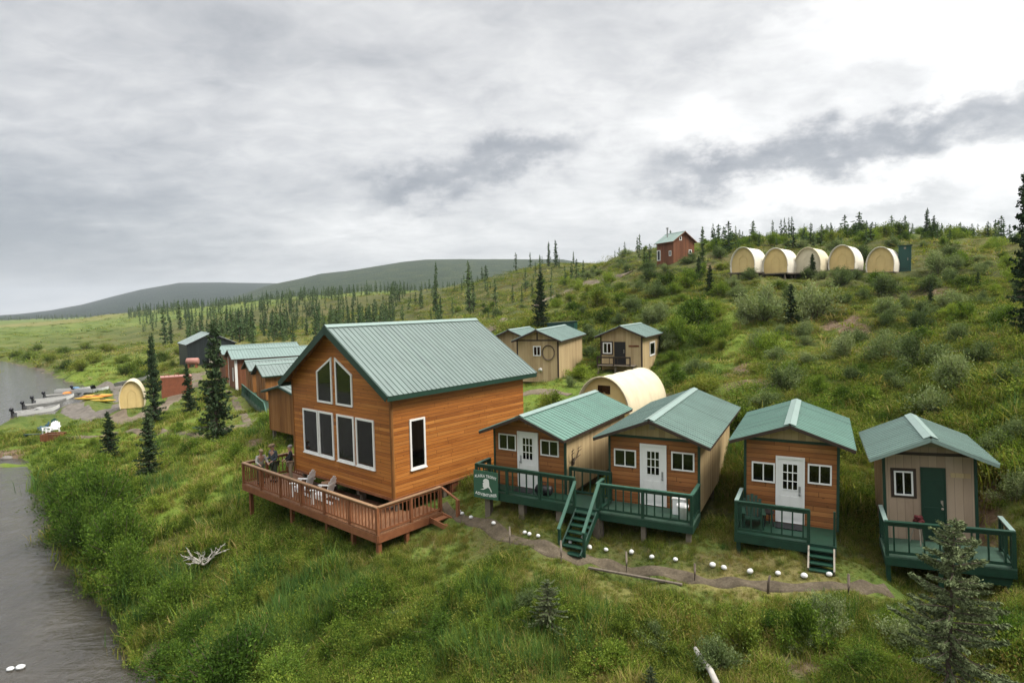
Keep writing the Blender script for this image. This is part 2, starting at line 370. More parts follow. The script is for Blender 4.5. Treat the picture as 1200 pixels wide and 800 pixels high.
_A[:_n, :_n] = _tps((_cu[:, None] - _cu) ** 2 + (_cv[:, None] - _cv) ** 2) + np.eye(_n) * 2e-4
_A[:_n, _n:] = np.stack([np.ones(_n), _cu, _cv], 1); _A[_n:, :_n] = _A[:_n, _n:].T
_w = np.linalg.solve(_A, np.concatenate([ctrl[:, 2], [0, 0, 0]]))
_rs = np.random.RandomState(3)
WAVES = []
for wl, amp in ((9.0, .10), (4.0, .07), (1.9, .05), (.9, .03)):
    for k in range(7):
        t = _rs.uniform(0, 2 * PI); kk = 2 * PI / (wl * _rs.uniform(.7, 1.4)); WAVES.append((kk * math.cos(t), kk * math.sin(t), _rs.uniform(0, 6.28), amp * .55, wl))
FAR_WAVES = []
for wl, amp in ((160, 2.2), (60, 1.0), (25, .5)):
    for k in range(6):
        t = _rs.uniform(0, 2 * PI); kk = 2 * PI / (wl * _rs.uniform(.7, 1.4)); FAR_WAVES.append((kk * math.cos(t), kk * math.sin(t), _rs.uniform(0, 6.28), amp * .4))
riv_px = [(240, 900), (168, 795), (140, 752), (105, 712), (78, 684), (62, 650), (47, 612), (38, 585), (22, 552), (0, 541), (-50, 533), (-62, 520), (-40, 507), (0, 499), (30, 490), (62, 481), (80, 473), (93, 462),
          (94, 454), (84, 450), (70, 444), (50, 436), (20, 427), (-5, 423.5), (-40, 421), (-120, 416), (-260, 411), (-520, 420), (-900, 520), (-900, 900)]
RP = np.array([at_z(px, py, RIV)[:2] for px, py in riv_px])
# small point bar on the far side, at the left edge of the picture
BAR = [at_z(px, py, RIV)[:2] for px, py in ((4, 441), (-5, 433), (-60, 430), (-90, 438), (-60, 448), (-6, 447))]
def poly_sd(x, y, P):
    P = np.asarray(P); d = np.full(x.shape, 1e9); ins = np.zeros(x.shape, bool)
    for i in range(len(P)):
        ax, ay = P[i]; bx, by = P[(i + 1) % len(P)]
        ex, ey = bx - ax, by - ay
        t = np.clip(((x - ax) * ex + (y - ay) * ey) / (ex * ex + ey * ey), 0, 1)
        d = np.minimum(d, (x - ax - t * ex) ** 2 + (y - ay - t * ey) ** 2)
        c = (ay > y) != (by > y)
        with np.errstate(divide='ignore', invalid='ignore'):
            ins ^= c & (x < (bx - ax) * (y - ay) / (by - ay) + ax)
    d = np.sqrt(d); return np.where(ins, -d, d)
def sstep(a, b, x):
    t = np.clip((x - a) / (b - a), 0, 1); return t * t * (3 - 2 * t)
def river_sd(x, y):
    r = np.hypot(x, y)
    wob = (.25 * np.sin(x * 1.1 + 2 * np.sin(y * .5)) + .2 * np.sin(y * 1.7 + x * .6)) * np.clip(r / 30, .4, 3)
    sd = poly_sd(x, y, RP) + wob
    sb = poly_sd(x, y, BAR) + wob * .5
    return np.maximum(sd, -sb)
def gz(x, y):
    x = np.atleast_1d(np.asarray(x, float)); y = np.atleast_1d(np.asarray(y, float))
    u, v = uvw(x, y); out = np.empty(x.shape); r = np.hypot(x, y)
    for i in range(0, len(x), 20000):
        s = slice(i, i + 20000)
        d2 = (u[s, None] - _cu) ** 2 + (v[s, None] - _cv) ** 2
        out[s] = _tps(d2) @ _w[:_n] + _w[_n] + _w[_n + 1] * u[s] + _w[_n + 2] * v[s]
    nz = np.zeros(x.shape)
    for kx, ky, ph, am, wl in WAVES:
        nz += am * np.sin(kx * x + ky * y + ph) * np.clip(1.6 - r / (wl * 40), 0, 1)
    out += nz * (1 + sstep(30, 80, r) * 1.2)
    fz = np.zeros(x.shape)
    for kx, ky, ph, am in FAR_WAVES: fz += am * np.sin(kx * x + ky * y + ph)
    out += fz * sstep(120, 400, r) * sstep(-1.05, -.3, np.arctan2(x, y))
    near = r < 1500
    sd = np.full(x.shape, 1e3); sd[near] = river_sd(x[near], y[near])
    out = np.maximum(out, RIV + .35)
    sc = np.clip(r / 40, .6, 3)
    t = sstep(-1.0, 1.3, sd / sc)
    return (RIV - .8) * (1 - t) + out * t
def g1(x, y): return float(gz([x], [y])[0])
def on_ground(px, py, lo=6.0, hi=900.0):
    a, b = ray(px, py); t = np.geomspace(lo, hi, 700)
    h = CAMZ + b * t - gz(a * t, t)
    i = np.argmax(h <= 0)
    if h[i] > 0: return None
    if i == 0: return (a * lo, lo, CAMZ + b * lo)
    t0, t1 = t[i - 1], t[i]; k = h[i - 1] / (h[i - 1] - h[i]); tt = t0 + (t1 - t0) * k
    return (a * tt, tt, CAMZ + b * tt)

# bare patches, meadows and dry ground: weights stored on the ground mesh
ZONES = {'dirt': [], 'lush': [], 'dry': [], 'heath': []}
def zone(kind, px, py, rx, ry, w=1.0):
    p = on_ground(px, py)
    if p: ZONES[kind].append((p[0], p[1], rx, ry, w))
for a in [(872, 432, 1.4, 2.6), (878, 452, 1.2, 1.0), (1000, 392, 1.1, 2.8), (985, 378, 1.7, 1.8), (1012, 410, 1.2, 2.0), (612, 412, 2, 2), (1150, 612, .8, 2.0, .7), (760, 468, 1.5, 1.2), (1110, 345, 3, 2, .6), (1060, 352, 3, 2, .6),
          (250, 436, 5, 6, .5), (820, 318, 4, 3, .6), (180, 790, .8, 1.5, .8), (5, 535, 1.5, 2.2), (310, 470, 2, 5, .5), (930, 775, .9, .6, .6), (300, 515, 1.5, 3, .6)]: zone('dirt', *a)
for a in [(130, 432, 9, 28), (60, 530, 12, 10), (250, 560, 6, 6), (330, 440, 8, 20, .5), (850, 420, 6, 6), (640, 465, 5, 5, .7), (830, 380, 8, 8, .8), (60, 376, 160, 160, .8), (170, 470, 6, 8, .5)]: zone('lush', *a)
for a in [(640, 675, 2.2, .9), (720, 690, 2.5, .8), (900, 690, 3.5, .7), (200, 640, 2, 2.5, .8), (200, 700, 1.5, 2, .7), (1000, 750, 2, 1, .5), (340, 745, 1.5, 1, .8), (60, 378, 200, 120), (150, 410, 30, 60, .6), (300, 405, 30, 30, .8), (420, 400, 30, 20, .8), (200, 525, 3, 3, .6), (920, 660, 1.5, 1, .7), (1170, 640, 1, 1, .7), (330, 395, 40, 30, .7)]: zone('dry', *a)
for a in [(590, 622, 1.6, 1.6, .8), (660, 630, 2, 1.5, .8), (740, 645, 2, 1.5, .8), (830, 662, 2, 1.2, .8), (920, 672, 2, 1.0, .8), (840, 600, 1, 3, .8), (1010, 640, 1.2, 2, .8)]: zone('heath', *a)
for a in [(1000, 300, 40, 30), (1100, 400, 10, 14), (1150, 330, 20, 20), (1050, 360, 12, 12, .7), (700, 330, 40, 70, .8), (950, 440, 8, 8, .6), (560, 350, 80, 120, .8), (400, 360, 150, 200, .8)]: zone('heath', *a)
def zone_w(kind, x, y):
    o = np.zeros(x.shape)
    for zx, zy, rx, ry, w in ZONES[kind]:
        # local axes: across and along the line of sight
        r = math.hypot(zx, zy); ux, uy = zx / r, zy / r
        al = (x - zx) * ux + (y - zy) * uy; ac = -(x - zx) * uy + (y - zy) * ux
        o = np.maximum(o, w * np.exp(-.5 * ((ac / rx) ** 2 + (al / ry) ** 2) * 1.5))
    return o

# ------------------------------------------------------------------ ground sheet (polar grid about the drone's foot point)
def ground():
    az = np.concatenate([np.linspace(-PI, -1.0, 26)[:-1], np.linspace(-1.0, .95, 560), np.linspace(.95, PI, 26)[1:-1]])
    rr = np.concatenate([[.5, 2, 4], np.geomspace(6, 160, 430), np.geomspace(160, 9000, 150)[1:]])
    A, R = np.meshgrid(az, rr)
    x = (R * np.sin(A)).ravel(); y = (R * np.cos(A)).ravel()
    z = gz(x, y)
    na, nr = len(az), len(rr)
    i = np.arange(nr - 1)[:, None] * na; j = np.arange(na); j2 = (j + 1) % na
    q = np.stack([i + j, i + j2, i + na + j2, i + na + j], -1).reshape(-1, 4)[:, ::-1]
    me = bpy.data.meshes.new('ground')
    nv = len(x); nf = len(q)
    me.vertices.add(nv); me.vertices.foreach_set('co', np.stack([x, y, z], 1).ravel())
    me.loops.add(nf * 4); me.loops.foreach_set('vertex_index', q.ravel().astype(np.int32))
    me.polygons.add(nf); me.polygons.foreach_set('loop_start', np.arange(0, nf * 4, 4, dtype=np.int32))
    me.polygons.foreach_set('use_smooth', np.ones(nf, bool))
    me.update()
    for k in ZONES:
        at = me.attributes.new(k, 'FLOAT', 'POINT'); at.data.foreach_set('value', zone_w(k, x, y).astype(np.float32))
    sd = np.clip(river_sd(x, y) / np.clip(np.hypot(x, y) / 40, .6, 3), -5, 5)
    sh = np.exp(-np.maximum(sd, 0) / .35) * (np.hypot(x, y) < 400)
    at = me.attributes.new('shore', 'FLOAT', 'POINT'); at.data.foreach_set('value', sh.astype(np.float32))
    o = bpy.data.objects.new('ground', me); COL.objects.link(o); struct(o)
    m, nt, b = new_mat('hummocky turf')
    a, c, d = veg_fac(nt); p = wpos(nt)
    e = noise(nt, p, 7.0, 4, .7); far = noise(nt, mapping(nt, p, (1, 1, .4)), .012, 5, .6)
    def A_(n):
        t = N(nt, 'ShaderNodeAttribute'); t.attribute_name = n; return t.outputs['Fac']
    k = math_n(nt, 'ADD', math_n(nt, 'MULTIPLY', a, .35), math_n(nt, 'ADD', math_n(nt, 'MULTIPLY', c, .25), math_n(nt, 'ADD', math_n(nt, 'MULTIPLY', d, .2), math_n(nt, 'MULTIPLY', e, .2))))
    base = ramp(nt, k, [(.38, (.034, .056, .013)), (.46, (.068, .10, .021)), (.54, (.11, .142, .03)), (.62, (.15, .15, .046))])
    def edge(w, lo, hi):   # break the edge of a weight with noise
        return ramp(nt, math_n(nt, 'ADD', w, math_n(nt, 'MULTIPLY', math_n(nt, 'SUBTRACT', math_n(nt, 'ADD', math_n(nt, 'MULTIPLY', c, .5), math_n(nt, 'MULTIPLY', d, .5)), .5), 1.1)), [(lo, (0, 0, 0)), (hi, (1, 1, 1))])
    heath = ramp(nt, k, [(.36, (.032, .04, .014)), (.48, (.06, .066, .02)), (.56, (.09, .082, .03)), (.64, (.095, .07, .036))])
    base = mix(nt, edge(A_('heath'), .3, .75), base, heath)
    lush = ramp(nt, k, [(.38, (.06, .098, .015)), (.5, (.105, .15, .022)), (.62, (.16, .185, .036))])
    base = mix(nt, edge(A_('lush'), .35, .7), base, lush)
    dry = ramp(nt, k, [(.36, (.085, .09, .025)), (.52, (.16, .145, .048)), (.64, (.21, .17, .075))])
    base = mix(nt, math_n(nt, 'MULTIPLY', edge(A_('dry'), .35, .9), .8), base, dry)
    dirt = ramp(nt, math_n(nt, 'ADD', math_n(nt, 'MULTIPLY', d, .5), math_n(nt, 'MULTIPLY', e, .5)), [(.32, (.065, .042, .026)), (.5, (.12, .082, .052)), (.66, (.20, .15, .105))])
    base = mix(nt, edge(A_('dirt'), .42, .62), base, dirt)
    mud = ramp(nt, e, [(.3, (.06, .05, .038)), (.7, (.17, .145, .11))])
    base = mix(nt, edge(A_('shore'), .45, .75), base, mud)
    L(nt, base, b.inputs['Base Color']); b.inputs['Roughness'].default_value = .9; b.inputs['Specular IOR Level'].default_value = .1
    bump(nt, b, math_n(nt, 'ADD', e, math_n(nt, 'MULTIPLY', d, 1.4)), .8, .12)
    me.materials.append(m)
ground()

def river():
    # one sheet at water level; the banks rise through it
    x0 = [at_z(px, py, RIV)[:2] for px, py in ((300, 1000), (230, 790), (190, 740), (150, 690), (120, 640), (110, 600), (90, 560), (60, 528), (60, 510), (130, 480), (150, 450), (120, 436), (60, 420), (0, 413), (-260, 402), (-520, 404), (-1100, 520), (-1100, 1000))]
    mb = MB(); mb.face([(x, y, RIV) for x, y in x0]); o = mb.build('river', []); struct(o)
    if o.data.polygons[0].normal.z < 0: o.data.flip_normals()
    m, nt, b = new_mat('river water'); p = wpos(nt)
    f = noise(nt, mapping(nt, p, (1, .6, 1)), .35, 4, .6)
    L(nt, ramp(nt, f, [(.3, (.028, .025, .02)), (.7, (.05, .044, .035))]), b.inputs['Base Color'])
    b.inputs['Roughness'].default_value = .07; b.inputs['Specular IOR Level'].default_value = .5
    n1 = noise(nt, mapping(nt, p, (1.0, .55, 1)), 2.6, 5, .65, .6); n2 = noise(nt, mapping(nt, p, (.6, .3, 1)), .5, 3, .5)
    n3 = noise(nt, mapping(nt, p, (.25, .9, 1)), .9, 4, .6, 1.2)
    bump(nt, b, math_n(nt, 'ADD', n1, math_n(nt, 'ADD', math_n(nt, 'MULTIPLY', n2, 1.5), n3)), .8, .09)
    o.data.materials.append(m)
river()

def ridge(name, sil, y0, yc, y1, base_z, mat, seed, rough):
    """a distant hill: profile rises from y0 to its crest at yc and falls again to y1"""
    rs = np.random.RandomState(seed)
    px = np.array([s[0] for s in sil], float); py = np.array([s[1] for s in sil], float)
    cols = np.linspace(px[0], px[-1], 260); crest = np.interp(cols, px, py)
    t = np.concatenate([np.linspace(0, 1, 50), np.linspace(1, 2, 20)[1:]])
    V = []; ph = rs.uniform(0, 6.28, 24); fr = rs.uniform(.5, 5, 24); fy = rs.uniform(1, 9, 24)
    for tt in t:
        Y = y0 + (yc - y0) * tt if tt <= 1 else yc + (y1 - yc) * (tt - 1)
        for i, (cx, cp) in enumerate(zip(cols, crest)):
            zc = at_y(cx, cp, yc)[2]
            a = ray(cx, cp)[0]
            f = math.sin(min(tt, 1) * PI / 2) ** 1.25 if tt <= 1 else math.cos((tt - 1) * PI / 2)
            nz = sum(math.sin(fr[k] * cx / 60 + fy[k] * tt + ph[k]) for k in range(24)) / 24
            V.append((a * Y, Y, base_z + (zc - base_z) * f + nz * rough * min(tt, 1.0) * (1 if tt < .92 else .25)))
    nc = len(cols); Fc = []
    for j in range(len(t) - 1):
        for i in range(nc - 1): Fc.append((j * nc + i, j * nc + i + 1, (j + 1) * nc + i + 1, (j + 1) * nc + i))
    me = bpy.data.meshes.new(name); me.from_pydata(V, [], Fc); me.materials.append(mat)
    me.polygons.foreach_set('use_smooth', [True] * len(Fc)); me.update()
    o = bpy.data.objects.new(name, me); COL.objects.link(o); struct(o); return o
def mat_hill(name, cols, sc):
    m, nt, b = new_mat(name); p = wpos(nt)
    f = noise(nt, mapping(nt, p, (1, 1, 1)), sc, 7, .68); f2 = noise(nt, p, sc * 9, 4, .7)
    k = math_n(nt, 'ADD', math_n(nt, 'MULTIPLY', f, .6), math_n(nt, 'MULTIPLY', f2, .4))
    L(nt, ramp(nt, k, [(.36, cols[0]), (.5, cols[1]), (.63, cols[2])]), b.inputs['Base Color'])
    b.inputs['Roughness'].default_value = .95; b.inputs['Specular IOR Level'].default_value = .05
    bump(nt, b, k, 1.0, 12)
    return m
M['hill_forest'] = mat_hill('far wooded hill', [(.010, .018, .016), (.018, .03, .024), (.036, .05, .034)], .02)
M['hill_green'] = mat_hill('far green hill', [(.010, .02, .011), (.022, .038, .016), (.055, .068, .026)], .022)
ridge('far_hills', [(-60, 373), (20, 368), (60, 364), (95, 358), (130, 349), (165, 341), (210, 333.5), (260, 333), (320, 334), (380, 336), (470, 352)], 1300, 3600, 5200, 0, M['hill_forest'], 4, 10)
ridge('far_hills', [(180, 372), (260, 352), (310, 338), (345, 330), (375, 323), (405, 320.5), (440, 315), (470, 311), (500, 308), (540, 306.5), (580, 306.5), (620, 308), (660, 307), (720, 316), (800, 330)], 900, 2300, 3400, 5, M['hill_green'], 9, 8)

# ------------------------------------------------------------------ air
def haze():
    mb = MB(); mb.box(-9500, 9500, -9500, 9500, -60, 420); o = mb.build('haze', []); o['kind'] = 'stuff'
    fix_normals(o)
    m = bpy.data.materials.new('thin damp air'); m.use_nodes = True; nt = m.node_tree
    nt.nodes.remove(nt.nodes['Principled BSDF'])
    v = N(nt, 'ShaderNodeVolumePrincipled'); v.inputs['Color'].default_value = (.80, .86, .93, 1); v.inputs['Density'].default_value = .00011
    v.inputs['Anisotropy'].default_value = .2; v.inputs['Density Attribute'].default_value = ''; v.inputs['Temperature Attribute'].default_value = ''
    m.cycles.homogeneous_volume = True
    L(nt, v.outputs[0], nt.nodes['Material Output'].inputs['Volume']); o.data.materials.append(m)
HAZE = True
if HAZE: haze()

# ------------------------------------------------------------------ daylight
SUN_AZ, SUN_EL = math.radians(108), math.radians(50)       # azimuth from +Y towards +X
def world():
    w = bpy.data.worlds.new('World'); SC.world = w; w.use_nodes = True; nt = w.node_tree; nt.nodes.clear()
    out = N(nt, 'ShaderNodeOutputWorld')
    sky = N(nt, 'ShaderNodeTexSky'); sky.sky_type = 'NISHITA'; sky.sun_disc = False
    sky.sun_elevation = SUN_EL; sky.sun_rotation = SUN_AZ; sky.dust_density = 2.0
    b1 = N(nt, 'ShaderNodeBackground'); b1.inputs['Strength'].default_value = .08; L(nt, sky.outputs[0], b1.inputs['Color'])
    tc = N(nt, 'ShaderNodeTexCoord'); gen = tc.outputs['Generated']
    sep = N(nt, 'ShaderNodeSeparateXYZ'); L(nt, gen, sep.inputs[0]); X, Y, Z = sep.outputs
    zp = math_n(nt, 'ADD', math_n(nt, 'MAXIMUM', Z, 0.0), .20)
    cu = math_n(nt, 'DIVIDE', X, zp); cv = math_n(nt, 'DIVIDE', Y, zp)
    pl = N(nt, 'ShaderNodeCombineXYZ'); L(nt, cu, pl.inputs[0]); L(nt, cv, pl.inputs[1])
    P = pl.outputs[0]
    big = noise(nt, mapping(nt, P, (.7, .9, 1)), .75, 6, .6, .4)
    med = noise(nt, mapping(nt, P, (.9, 1.25, 1)), 2.3, 7, .62, .5)
    # azimuth and elevation, warped so that the cloud bodies get ragged rims
    az = math_n(nt, 'ARCTAN2', X, Y); el = math_n(nt, 'ARCSINE', Z)
    w1 = noise(nt, gen, 8.0, 7, .62); w2 = noise(nt, mapping(nt, gen, (1, 1, 1.6)), 9.0, 7, .64)
    azw = math_n(nt, 'ADD', az, math_n(nt, 'MULTIPLY', math_n(nt, 'SUBTRACT', w1, .5), .26))
    elw = math_n(nt, 'ADD', el, math_n(nt, 'MULTIPLY', math_n(nt, 'SUBTRACT', w2, .5), .17))
    def blob(px, py, rx, ry, slope=0.0, soft=1.0):
        a0 = math.atan((px - 600) / F); hor = 357.3 - (px - 600) * .021
        e0 = math.atan((hor - py) / F * math.cos(a0)); sa = rx / F * math.cos(a0) ** 2; se = ry / F
        da = math_n(nt, 'SUBTRACT', azw, a0)
        de = math_n(nt, 'SUBTRACT', math_n(nt, 'SUBTRACT', elw, e0), math_n(nt, 'MULTIPLY', da, slope))
        q = math_n(nt, 'ADD', math_n(nt, 'POWER', math_n(nt, 'ABSOLUTE', math_n(nt, 'DIVIDE', da, sa)), 2.0), math_n(nt, 'POWER', math_n(nt, 'ABSOLUTE', math_n(nt, 'DIVIDE', de, se)), 2.0))
        e = math_n(nt, 'POWER', 2.718, math_n(nt, 'MULTIPLY', q, -soft)); return e
    # broad light: bright to the right and above, slate to the lower left
    lum = math_n(nt, 'MULTIPLY', math_n(nt, 'SUBTRACT', big, .5), .95)
    lum = math_n(nt, 'ADD', lum, math_n(nt, 'MULTIPLY', math_n(nt, 'SUBTRACT', med, .5), .52))
    def add(s, k):
        nonlocal lum
        lum = math_n(nt, 'ADD', lum, math_n(nt, 'MULTIPLY', s, k))
    add(blob(1130, 40, 420, 110), .34); add(blob(1100, 226, 330, 36), .54); add(blob(840, 158, 120, 24), .26); add(blob(770, 230, 150, 30), .20); add(blob(1150, 105, 120, 26), .28)
    add(blob(330, 130, 330, 70), .05); add(blob(480, 285, 180, 36), .12); add(blob(120, 322, 260, 26), -.22); add(blob(430, 30, 120, 40), .06); add(blob(560, 140, 150, 22), .10)
    add(blob(40, 230, 260, 80), -.20); add(blob(20, 275, 220, 28), -.16); add(blob(300, 60, 200, 40), -.08)
    add(blob(1000, 174, 240, 20, .14, 1.1), -.44); add(blob(1150, 158, 170, 24, .05, 1.1), -.32); add(blob(830, 200, 90, 17, .1, 1.2), -.36); add(blob(1010, 112, 130, 22, .1, 1.2), -.20)
    add(blob(612, 184, 80, 19, .25, 1.1), -.38); add(blob(500, 226, 68, 21, .2, 1.1), -.38); add(blob(1040, 245, 150, 15, .1, 1.2), -.34); add(blob(880, 30, 160, 22, .2), -.14)
    fine = noise(nt, mapping(nt, P, (1.1, 1.4, 1)), 6.5, 6, .65, .6)
    lum = math_n(nt, 'ADD', lum, math_n(nt, 'MULTIPLY', math_n(nt, 'SUBTRACT', fine, .5), .34))
    col = ramp(nt, math_n(nt, 'ADD', lum, .44), [(0.0, (.090, .097, .108)), (.22, (.142, .147, .154)), (.42, (.212, .213, .215)), (.58, (.272, .271, .268)), (.74, (.335, .332, .327)), (1.0, (.44, .434, .426))])
    # an overcast sky is brighter towards the zenith
    zen = N(nt, 'ShaderNodeMapRange'); zen.interpolation_type = 'SMOOTHSTEP'
    for i, v in ((1, .46), (2, .85), (3, 1.0), (4, 4.4)): zen.inputs[i].default_value = v
    L(nt, Z, zen.inputs[0])
    b2 = N(nt, 'ShaderNodeBackground'); L(nt, col, b2.inputs['Color']); L(nt, zen.outputs[0], b2.inputs['Strength'])
    ms = N(nt, 'ShaderNodeMixShader'); ms.inputs[0].default_value = .94      # thin breaks let some of the blue through
    L(nt, b1.outputs[0], ms.inputs[1]); L(nt, b2.outputs[0], ms.inputs[2]); L(nt, ms.outputs[0], out.inputs['Surface'])
    w.cycles.sampling_method = 'MANUAL'; w.cycles.sample_map_resolution = 512
world()
sl = bpy.data.lights.new('sun', 'SUN'); sl.energy = 1.6; sl.angle = math.radians(24); sl.color = (1, .94, .83)
so = bpy.data.objects.new('sun', sl); COL.objects.link(so)
_d = Vector((math.sin(SUN_AZ) * math.cos(SUN_EL), math.cos(SUN_AZ) * math.cos(SUN_EL), math.sin(SUN_EL)))
so.rotation_euler = _d.to_track_quat('Z', 'Y').to_euler(); so.location = _d * 60

cam = bpy.data.cameras.new('camera'); cam.lens = F / 1200 * 36; cam.sensor_width = 36; cam.sensor_fit = 'HORIZONTAL'; cam.clip_start = .3; cam.clip_end = 30000
co = bpy.data.objects.new('camera', cam); COL.objects.link(co); co.location = (0, 0, CAMZ)
co.rotation_euler = (Euler((PI / 2 - PITCH, 0, 0)).to_matrix() @ Matrix.Rotation(-ROLL, 3, 'Z')).to_euler()
SC.camera = co
vs = SC.view_settings; vs.view_transform = 'Standard'; vs.look = 'None'; vs.exposure = 1.64; vs.gamma = 1; vs.use_curve_mapping = False
SC.display_settings.display_device = 'sRGB'
SC.render.engine = 'CYCLES'; SC.cycles.use_denoising = True; SC.cycles.max_bounces = 6; SC.cycles.diffuse_bounces = 3; SC.cycles.glossy_bounces = 2; SC.cycles.transmission_bounces = 3; SC.cycles.volume_bounces = 0
SC.cycles.transparent_max_bounces = 8; SC.cycles.sample_clamp_indirect = 6

# ------------------------------------------------------------------ building kit (local frame: front wall on y=0 facing -y, x to the right seen from outside mirrored to world by yaw)
def inset(poly, d):
    """inset a planar convex polygon given as (u,v) pairs, counter-clockwise"""
    n = len(poly); out = []
    for i in range(n):
        p0, p1, p2 = Vector(poly[i - 1]), Vector(poly[i]), Vector(poly[(i + 1) % n])
        d1 = (p1 - p0).normalized(); d2 = (p2 - p1).normalized()
        n1 = Vector((-d1.y, d1.x)); n2 = Vector((-d2.y, d2.x))
        k = n1 + n2; out.append(tuple(p1 + k * (d / max(.2, 1 + n1.dot(n2)))))
    return out
def area2(p): return sum(p[i - 1][0] * p[i][1] - p[i][0] * p[i - 1][1] for i in range(len(p)))
class Face:
    """a wall plane: u to the right as seen from outside, v up, w outwards"""
    def __init__(s, o, u, w): s.o = Vector(o); s.u = Vector(u); s.w = Vector(w)
    def p(s, u, v, w=0.0): return s.o + s.u * u + Vector((0, 0, v)) + s.w * w
FRONT = Face((0, 0, 0), (1, 0, 0), (0, -1, 0))
def right_face(w): return Face((w, 0, 0), (0, 1, 0), (1, 0, 0))
def left_face(w): return Face((-w, 0, 0), (0, -1, 0), (-1, 0, 0))     # u runs from back to front: use negative y as u
def window(root, face, poly, frame=.07, mat='white', mull=(), depth=.05, bars=(), sill=False):
    if area2(poly) < 0: poly = poly[::-1]
    inner = inset(poly, frame)
    mb = MB(); mb.ring([face.p(u, v, -.02) for u, v in poly], [face.p(u, v, -.02) for u, v in inner], face.w * (depth + .02))
    us = [p[0] for p in inner]; vs_ = [p[1] for p in inner]
    for k in mull:
        c = min(us) + (max(us) - min(us)) * k; t = frame * .4
        mb.prism([face.p(c - t, min(vs_) - .003, .022), face.p(c + t, min(vs_) - .003, .022), face.p(c + t, max(vs_) + .003, .022), face.p(c - t, max(vs_) + .003, .022)], face.w * (depth - .032))
    o = mb.build('window', M[mat], root); fix_normals(o)
    pb = MB(); gl = inset(poly, frame - .008); pb.prism([face.p(u, v, .004) for u, v in gl], face.w * .012)
    p = pb.build('pane', M['glass'], o); fix_normals(p)
    if sill:
        sb = MB(); a, b = min(us) - frame - .03, max(us) + frame + .03; z = min(vs_) - frame
        sb.prism([face.p(a, z - .045, .003), face.p(b, z - .045, .003), face.p(b, z - .003, .003), face.p(a, z - .003, .003)], face.w * (depth + .04)); s_ = sb.build('sill', M[mat], o); fix_normals(s_)
    return o
def rect(u0, u1, v0, v1): return [(u0, v0), (u1, v0), (u1, v1), (u0, v1)]
def door(root, face, u0, u1, v0, v1, mat='white', framemat='white', lights=None, knob='r', zbrace=False, fw=.07):
    mb = MB(); mb.ring([face.p(u, v, -.02) for u, v in rect(u0, u1, v0, v1)], [face.p(u, v, -.02) for u, v in rect(u0 + fw, u1 - fw, v0 + .012, v1 - fw)], face.w * .075)
    fr = mb.build('door', M[mat], root)
    leaf = MB(); leaf.prism([face.p(u, v, .002) for u, v in rect(u0 + fw - .004, u1 - fw + .004, v0 + .014, v1 - fw + .004)], face.w * .028)
    if lights:   # raised panels beneath the lights
        um = (u0 + u1) / 2; hw = (u1 - u0) / 2 - fw - .09
        for a, b in ((-hw, -.03), (.03, hw)):
            leaf.prism([face.p(um + u, v, .03) for u, v in rect(a, b, v0 + .16, v0 + (lights[2] - v0) * .80)], face.w * .014)
    if zbrace:
        for v in (.3, .9, 1.7): leaf.prism([face.p(u, vv, .03) for u, vv in rect(u0 + fw + .02, u1 - fw - .02, v0 + v - .07, v0 + v + .07)], face.w * .02)
        leaf.prism([face.p(u0 + fw + .03, v0 + 1.6, .03), face.p(u0 + fw + .15, v0 + 1.64, .03), face.p(u1 - fw - .03, v0 + .98, .03), face.p(u1 - fw - .15, v0 + .97, .03)], face.w * .021)
    lf = leaf.build('door_leaf', M[mat], fr)
    if lights:
        a, b, c, d = lights
        g = MB(); g.prism([face.p(u, v, .03) for u, v in rect(a, b, c, d)], face.w * .008); g.mat(1)
        nx, nz = 3, 3; t = .014
        for i in range(nx + 1):
            u = a + (b - a) * i / nx; g.prism([face.p(q, v, .031) for q, v in rect(u - t, u + t, c - t, d + t)], face.w * .016)
        for j in range(nz + 1):
            v = c + (d - c) * j / nz; g.prism([face.p(q, vv, .031) for q, vv in rect(a - t * .5, b + t * .5, v - t, v + t)], face.w * .0145)
        q = g.build('door_window', [M['glass'], M[mat]], fr); fix_normals(q)
    kb = MB(); uu = (u1 - fw - .07) if knob == 'r' else (u0 + fw + .07)
    kb.tube([face.p(uu, v0 + .95, .02), face.p(uu, v0 + .95, .07)], .022, 8); kb.ball(face.p(uu, v0 + .95, .085), .035, 8, 6)
    kb.prism([face.p(a_, v_, .029) for a_, v_ in rect(uu - .03, uu + .03, v0 + .88, v0 + 1.18)], face.w * .008)
    kb.build('handle', M['tin'] if mat == 'white' else M['plank'], fr)
    for o in (fr, lf): fix_normals(o)
    return fr
def body(root, w, Ln, h, s, base, mat, name='wall', gmat=None):
    mb = MB(); e = .012
    mb.prism([(-w, 0, -base), (w, 0, -base), (w, 0, h - e), (0, 0, h + w * s - e), (-w, 0, h - e)], (0, Ln, 0))
    # side walls may differ from the gable front
    if gmat:
        mb.m = [0 if i == 0 else 1 for i in range(len(mb.m))]
        o = mb.build(name, [M[mat], M[gmat]], root)
    else: o = mb.build(name, M[mat], root)
    fix_normals(o); return o
